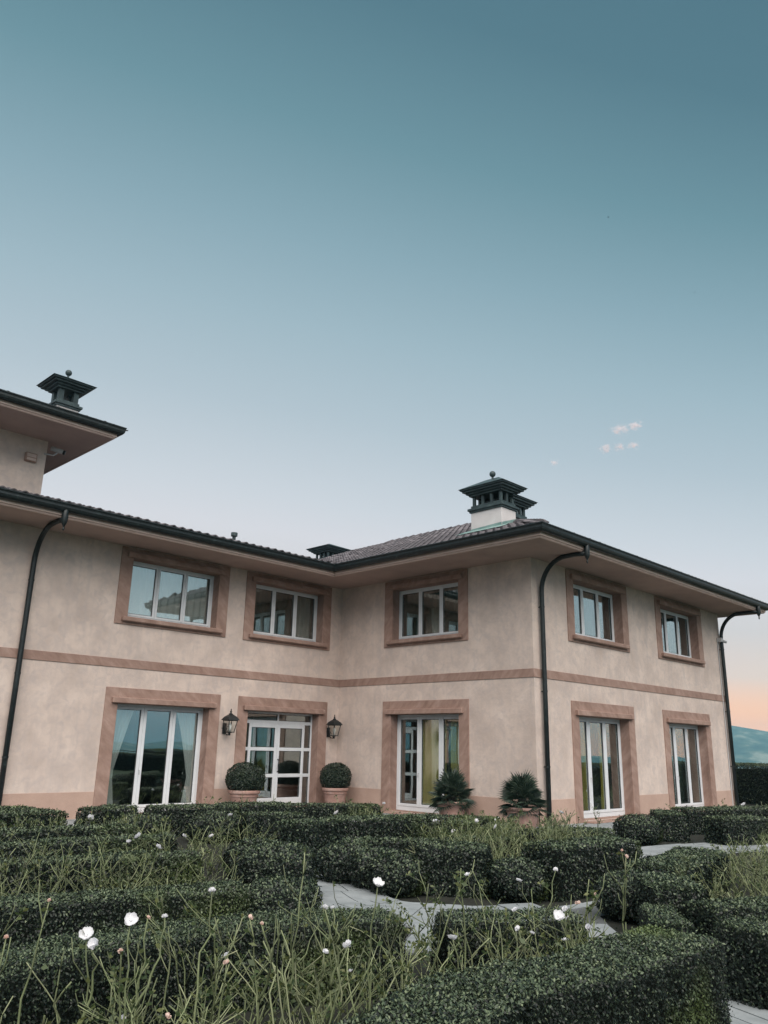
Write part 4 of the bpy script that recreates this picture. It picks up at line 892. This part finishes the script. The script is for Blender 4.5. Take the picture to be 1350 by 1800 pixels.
BEDS = [
 ([(-14.6, -13.3), (-13.2, -13.15), (-12.3, -13.25), (-11.4, -13.6), (-10.6, -14.15), (-10.6, -14.75), (-12.5, -14.6), (-14.6, -14.6)], .31, 'near', 'green rose canes in the foreground bed', 'roses of the foreground bed', .95, .30),
 ([(-14.4, -9.4), (-12.6, -9.5), (-10.8, -9.95), (-10.9, -10.6), (-13.2, -10.6), (-14.5, -10.3)], .31, 'mid', 'rose canes in the dense second bed', 'roses of the second bed', 1.0, .16),
 ([(-13.0, -7.6), (-9.9, -7.85), (-9.7, -8.4), (-13.0, -8.3)], .36, 'mid', 'rose canes in the third tower-side bed', 'roses of the third bed', .9, .2),
 ([(-12.2, -6.1), (-9.4, -6.5), (-9.4, -7.0), (-12.4, -6.7)], .42, 'mid', 'rose canes in the fourth tower-side bed', 'roses of the fourth bed', .85, .15),
 ([(-11.6, -4.6), (-8.6, -4.9), (-8.8, -5.6), (-11.6, -5.2)], .45, 'far', 'rose bush in the tower wall bed', 'roses below the tower side wall', 1.2, .25),
 ([(-9.9, -7.0), (-8.4, -7.2), (-8.6, -8.3), (-9.7, -8.2)], .36, 'mid', 'rose canes beside the flat box mound', 'roses by the flat mound', .95, .1),
 ([(-6.9, -6.1), (-5.2, -5.4), (-3.5, -4.3), (-3.4, -5.2), (-5.0, -6.6), (-6.6, -7.4)], .42, 'far', 'rose bush in the entrance door bed', 'roses facing the entrance door', .95, .22),
 ([(-6.6, -8.6), (-4.8, -9.2), (-3.0, -8.6), (-1.9, -7.5), (-2.4, -6.9), (-4.8, -7.7)], .42, 'far', 'rose bush in the fan palm bed', 'roses before the fan palms', .95, .25),
 ([(-7.3, -9.5), (-5.2, -10.3), (-4.2, -9.6), (-3.5, -10.2), (-5.7, -11.6), (-7.2, -10.9)], .30, 'mid', 'rose canes behind the square box blocks', 'roses behind the square blocks', 1.15, .12),
 ([(-7.3, -13.5), (-5.6, -13.3), (-4.2, -12.4), (-3.2, -12.6), (-4.2, -14.6), (-6.6, -15.3), (-7.8, -14.6)], .36, 'mid', 'pale rose canes beyond the near path', 'roses beyond the near path', .95, .05),
 ([(-3.0, -2.2), (-1.7, -2.4), (-1.7, -4.4), (-2.4, -4.3)], .45, 'far', 'rose bush in the inner house corner', 'roses in the inner corner', .9, .4),
 ([(1.0, -8.7), (9.5, -9.0), (9.0, -10.8), (3.0, -10.0)], .60, 'far', 'rose bush along the far front wall', 'roses along the front wall', 1.1, .45),
 ([(2.0, -10.9), (6.5, -12.2), (6, -13.6), (2, -12.4)], .60, 'far', 'rose bush at the far garden edge', 'roses at the far edge', 1.1, .45),
 ([(-1.9, -8.6), (-.4, -8.6), (-1.2, -9.2), (-2.2, -9.2)], .36, 'far', 'dry rose bush before the corner downpipe', 'roses before the corner downpipe', 1.3, .3),
 ([(-12.4, -1.9), (-9.3, -1.9), (-8.7, -2.4), (-9.3, -2.5), (-12.4, -2.3)], .5, 'far', 'rose bush against the tower wall plinth', 'roses against the tower side wall', 1.4, .3),
 ([(-7.6, -2.2), (-3.3, -1.9), (-3.4, -2.5), (-7.6, -3.0)], .5, 'far', 'rose bush under the big garden door', 'roses under the garden door', 1.15, .45)]
nb = 0
for poly, sp, kind, lab, grp, h_, pf in BEDS:
    xs_ = [p[0] for p in poly]; ys_ = [p[1] for p in poly]; x = min(xs_)
    while x < max(xs_):
        y = min(ys_)
        while y < max(ys_):
            p = (x+random.uniform(-.35, .35)*sp, y+random.uniform(-.35, .35)*sp)
            if inside(p, poly) and not on_path(p, .05):
                fl = random.random() < pf*.8; u = [q[0]*.705-q[1]*.709 for q in poly]; v = [q[0]*.709+q[1]*.705 for q in poly]
                pu = (p[0]*.705-p[1]*.709-min(u))/(max(u)-min(u)); pv = (p[0]*.709+p[1]*.705-min(v))/(max(v)-min(v))
                wh = ('at its tower end', 'in its middle', 'at its far end')[min(2, int(pu*3))]+(', front' if pv < .4 else ', inner' if pv < .68 else ', rear')
                bush(p[0], p[1], kind, lab+', '+wh+(', in bloom' if fl else ', not in bloom'), grp, h_, int(fl)); nb += 1
            y += sp
        x += sp
print('bushes', nb)

FEAT = [([(-14.18, -13.96, .82, 'w', 1.0), (-14.17, -14.02, .79, 'wb', 1.0)], 'rose cane with the largest open white bloom, low at the near picture corner'),
 ([(-13.92, -13.88, .84, 'w', .95)], 'rose cane with one broad open white bloom before the long hedge'), ([(-13.80, -13.83, .83, 'p', .6), (-13.73, -13.87, .83, 'wb', .6)], 'rose cane with a fading bud and a pale bud side by side'),
 ([(-13.45, -14.19, .84, 'p', .8), (-13.46, -14.30, .83, 'p', .6)], 'forked rose cane with two peach coloured hips'), ([(-12.83, -14.46, .97, 'w', .9)], 'tall rose cane with a white bloom against the path and box balls'),
 ([(-13.03, -14.27, .85, 'wb', .6), (-13.00, -14.3, .85, 'wb', .45)], 'rose cane with two small white buds before the hedge end'), ([(-12.57, -14.75, .72, 'w', .8)], 'rose cane with a drooping white bloom among the brightest canes'),
 ([(-13.28, -14.72, .78, 'w', .7)], 'rose cane with a small tattered white bloom in the middle of the near bed'), ([(-11.58, -14.75, .71, 'w', 1.0), (-11.54, -14.78, .745, 'wb', .8)], 'rose cane with a pair of white blooms before the near path'),
 ([(-11.31, -14.79, .62, 'wb', .8)], 'rose cane with a single white bud over the big front hedge'), ([(-12.03, -14.78, .70, 'wb', .7)], 'rose cane with a white bud among thick green canes'),
 ([(-10.58, -14.67, .96, 'p', .9), (-10.6, -14.65, 1.0, 'p', .6)], 'tallest lone rose cane with pink blooms, standing before the near path'), ([(-10.94, -14.63, .75, 'p', .6)], 'thin rose cane with a pink hip before the near path'),
 ([(-14.21, -13.61, .92, 'p', .55)], 'leafy young rose shoot with a bud before the second hedge row'), ([(-14.09, -14.12, .77, 'p', .7)], 'rose cane with a withered peach bloom'), ([(-13.7, -14.37, .71, 'p', .8)], 'rose cane with a ragged peach bloom low in the near bed'),
 ([(-14.48, -13.82, .83, 'p', .6)], 'rose cane with a pink hip at the picture edge'), ([(-11.13, -14.7, .87, None, 1)], 'rose shoot with young leaves at its top before the path'), ([(-12.08, -14.41, .98, None, 1)], 'single leafy rose shoot standing before the square box block'),
 ([(-12.91, -13.95, 1.08, None, 1)], 'bare forked rose branch rising above the rounded box block')]
for k, (tips_, lab) in enumerate(FEAT):
    x0, y0 = tips_[0][0]+random.uniform(-.12, .12), tips_[0][1]+random.uniform(-.10, .10); r_ = empty('rose_bush', (x0, y0, 0)); tag(r_, lab, 'rose bush', 'flowering canes of the foreground bed')
    mb = MB(); P = []; G = []
    for j, (x, y, z, kind, sz) in enumerate(tips_):
        e = Vector((x-x0, y-y0, z)); n_ = 9; pts = [Vector((0, 0, 0))] if j == 0 else [first[len(first)//2]]
        st = pts[0].copy(); kx, ky = random.uniform(-.06, .06), random.uniform(-.06, .06)
        for i in range(1, n_+1):
            t = i/n_; p = st.lerp(e, t)+Vector((kx, ky, 0))*math.sin(math.pi*t)+Vector((random.uniform(-.012, .012), random.uniform(-.012, .012), 0))*(1 if i < n_ else 0); pts.append(p)
        if j == 0: first = pts
        mb.tube(pts, [.0075*(1-.55*i/n_) for i in range(n_+1)], 5)
        for i in range(2 if kind else 3, n_):
            if random.random() < .3:
                a = random.uniform(0, 6.28); l_ = random.uniform(.06, .2); mb.tube([pts[i], pts[i]+Vector((math.cos(a)*l_*.5, math.sin(a)*l_*.5, l_*.6)), pts[i]+Vector((math.cos(a)*l_*.6, math.sin(a)*l_*.6, l_*1.1))], [.004, .003, .002], 4)
        nl = 16 if kind is None and k != len(FEAT)-1 else 4
        for _ in range(nl): a = random.uniform(0, 6.28); P.append(tuple(e-Vector((0, 0, random.uniform(.0, .16 if nl > 4 else .3))))); G.append((math.cos(a), math.sin(a), random.uniform(-.1, .5)))
        if kind: add_flower(r_, e, kind, sz*(.82 if kind[0] == 'w' else .6), kind in ('w', 'wb') and sz >= .9)
    mb.build('canes', M['cane'], r_, True); G = np.array(G); G /= np.linalg.norm(G, axis=1, keepdims=True); V, F = leaves(np.array(P), G, .04, .024, .3, 0); link(bpy.data.objects.new('rose_foliage', np_mesh('rose_foliage', V, F, [M['rleaf']])), r_)

# ------------------------------------------------------------------ railing behind the viewer's right, seen in the panes
rl = empty('iron_railing', (0, -27, 0)); tag(rl, 'black iron railing at the garden edge, mirrored in the big garden door', 'railing')
b = MB(); b.box(-6, 16, -.02, .02, 1.08, 1.12); b.box(-6, 16, -.015, .015, .12, .15); b.box(-6, 16, -.012, .012, .9, .92); b.build('rail', M['iron'], rl)
bar = MB(); bar.box(-.009, .009, -.009, .009, .12, 1.09); bar.lathe([(.02, .60), (.03, .65), (.02, .70)], n=6); bme = bar.mesh('baluster', M['iron'])
for i in range(110):
    o = bpy.data.objects.new('baluster', bme); link(o, rl); o.location = (-5.95+i*.2, 0, 0)
hedge('laurel_hedge', [(-8, -29), (4, -28.6), (17, -28)], 1.2, .95, 'dark hedge behind the iron railing, mirrored in the panes', 'boundary hedges', 5)

# ------------------------------------------------------------------ birds, clouds, haze
def bird(p, rz, s, label):
    r_ = empty('bird', p, rz); tag(r_, label, 'bird', 'birds in the sky')
    b = MB(); b.lathe([(.005, -.16), (.03, -.12), (.05, 0), (.035, .10), (.02, .14), (.004, .18)], n=8); me = b.mesh('body', M['bird'], True); o = bpy.data.objects.new('body', me); link(o, r_); o.rotation_euler = (R(90), 0, 0)
    for sx in (-1, 1):
        b = MB(); b.add([(0, -.05, 0), (0, .06, 0), (sx*.2, .05, .07), (sx*.42, -.05, .03), (sx*.2, -.05, .065), (sx*.2, .0, .075)], [(0, 1, 5, 4), (1, 2, 5), (2, 3, 5), (3, 4, 5)]); b.build('wing', M['bird'], r_)
    r_.scale = (s, s, s)
bird((107.0, 45.5, 100.5), .6, .9, 'dark distant bird, the higher of two in the sky'); bird((121.1, 36.0, 86.5), 1.2, .8, 'dark distant bird, the lower of two in the sky')
def cloud_mat(dn):
    mt = bpy.data.materials.new('cloud_vapour'); mt.use_nodes = True; t = mt.node_tree; n = t.nodes; l = t.links; n.remove(n['Principled BSDF'])
    v = n.new('ShaderNodeVolumePrincipled'); v.inputs['Color'].default_value = (.97, .95, 1, 1)
    c = n.new('ShaderNodeTexCoord'); gr = n.new('ShaderNodeVectorMath'); gr.operation = 'LENGTH'; l.new(c.outputs['Object'], gr.inputs[0])
    no = n.new('ShaderNodeTexNoise'); no.inputs['Scale'].default_value = 2.6; no.inputs['Detail'].default_value = 6; oi = n.new('ShaderNodeObjectInfo'); ad = n.new('ShaderNodeVectorMath'); ad.operation = 'MULTIPLY_ADD'; l.new(oi.outputs['Random'], ad.inputs[0]); ad.inputs[1].default_value = (37, 53, 71); l.new(c.outputs['Object'], ad.inputs[2]); l.new(ad.outputs[0], no.inputs[0])
    a = n.new('ShaderNodeMath'); a.operation = 'MULTIPLY_ADD'; l.new(no.outputs[0], a.inputs[0]); a.inputs[1].default_value = 1.9; a.inputs[2].default_value = -.35
    s = n.new('ShaderNodeMath'); s.operation = 'SUBTRACT'; l.new(a.outputs[0], s.inputs[0]); l.new(gr.outputs['Value'], s.inputs[1]); s.use_clamp = True
    mlt = n.new('ShaderNodeMath'); mlt.operation = 'MULTIPLY'; sq = n.new('ShaderNodeMath'); sq.operation = 'POWER'; sq.inputs[1].default_value = 1.8; l.new(s.outputs[0], sq.inputs[0]); l.new(sq.outputs[0], mlt.inputs[0]); mlt.inputs[1].default_value = dn; l.new(mlt.outputs[0], v.inputs['Density']); l.new(v.outputs[0], n['Material Output'].inputs['Volume'])
    return mt
M['cloud'] = cloud_mat(.12)
for at_, w_, h_, lab in (((2871.4, 1480.5, 1293.0), 63, 34, 'brightest pink cloud puff, upper one in the sky'), ((2897.0, 1421.5, 1302.6), 56, 30, 'pink cloud puff trailing beside the brightest one'), ((2868.6, 1544.0, 1222.1), 45, 34, 'small pink cloud puff below the brightest one'),
                            ((2893.7, 1494.8, 1224.5), 41, 30, 'middle puff of the lower row of three tiny clouds'), ((2917.9, 1445.6, 1226.6), 45, 26, 'faint end puff of the lower row of tiny clouds'), ((2772.9, 1737.4, 1181.2), 34, 22, 'faint lone wisp of cloud apart from the others')):
    b = MB(); b.sphere((0, 0, 0), 1, 16, 10); o = b.build('cloud', M['cloud'], None, True); o.location = at_; o.scale = (w_, w_, h_); tag(o, lab, 'cloud', 'tiny clouds')
HZ = bpy.data.materials.new('haze_air'); HZ.use_nodes = True; n = HZ.node_tree.nodes; n.remove(n['Principled BSDF']); v = n.new('ShaderNodeVolumePrincipled'); v.inputs['Color'].default_value = (.36, .78, .98, 1); v.inputs['Density'].default_value = .00019
HZ.node_tree.links.new(v.outputs[0], n['Material Output'].inputs['Volume'])
b = MB(); b.box(-3960, 3960, -3960, 3960, -70, 138); tag(b.build('haze', HZ), kind='stuff')
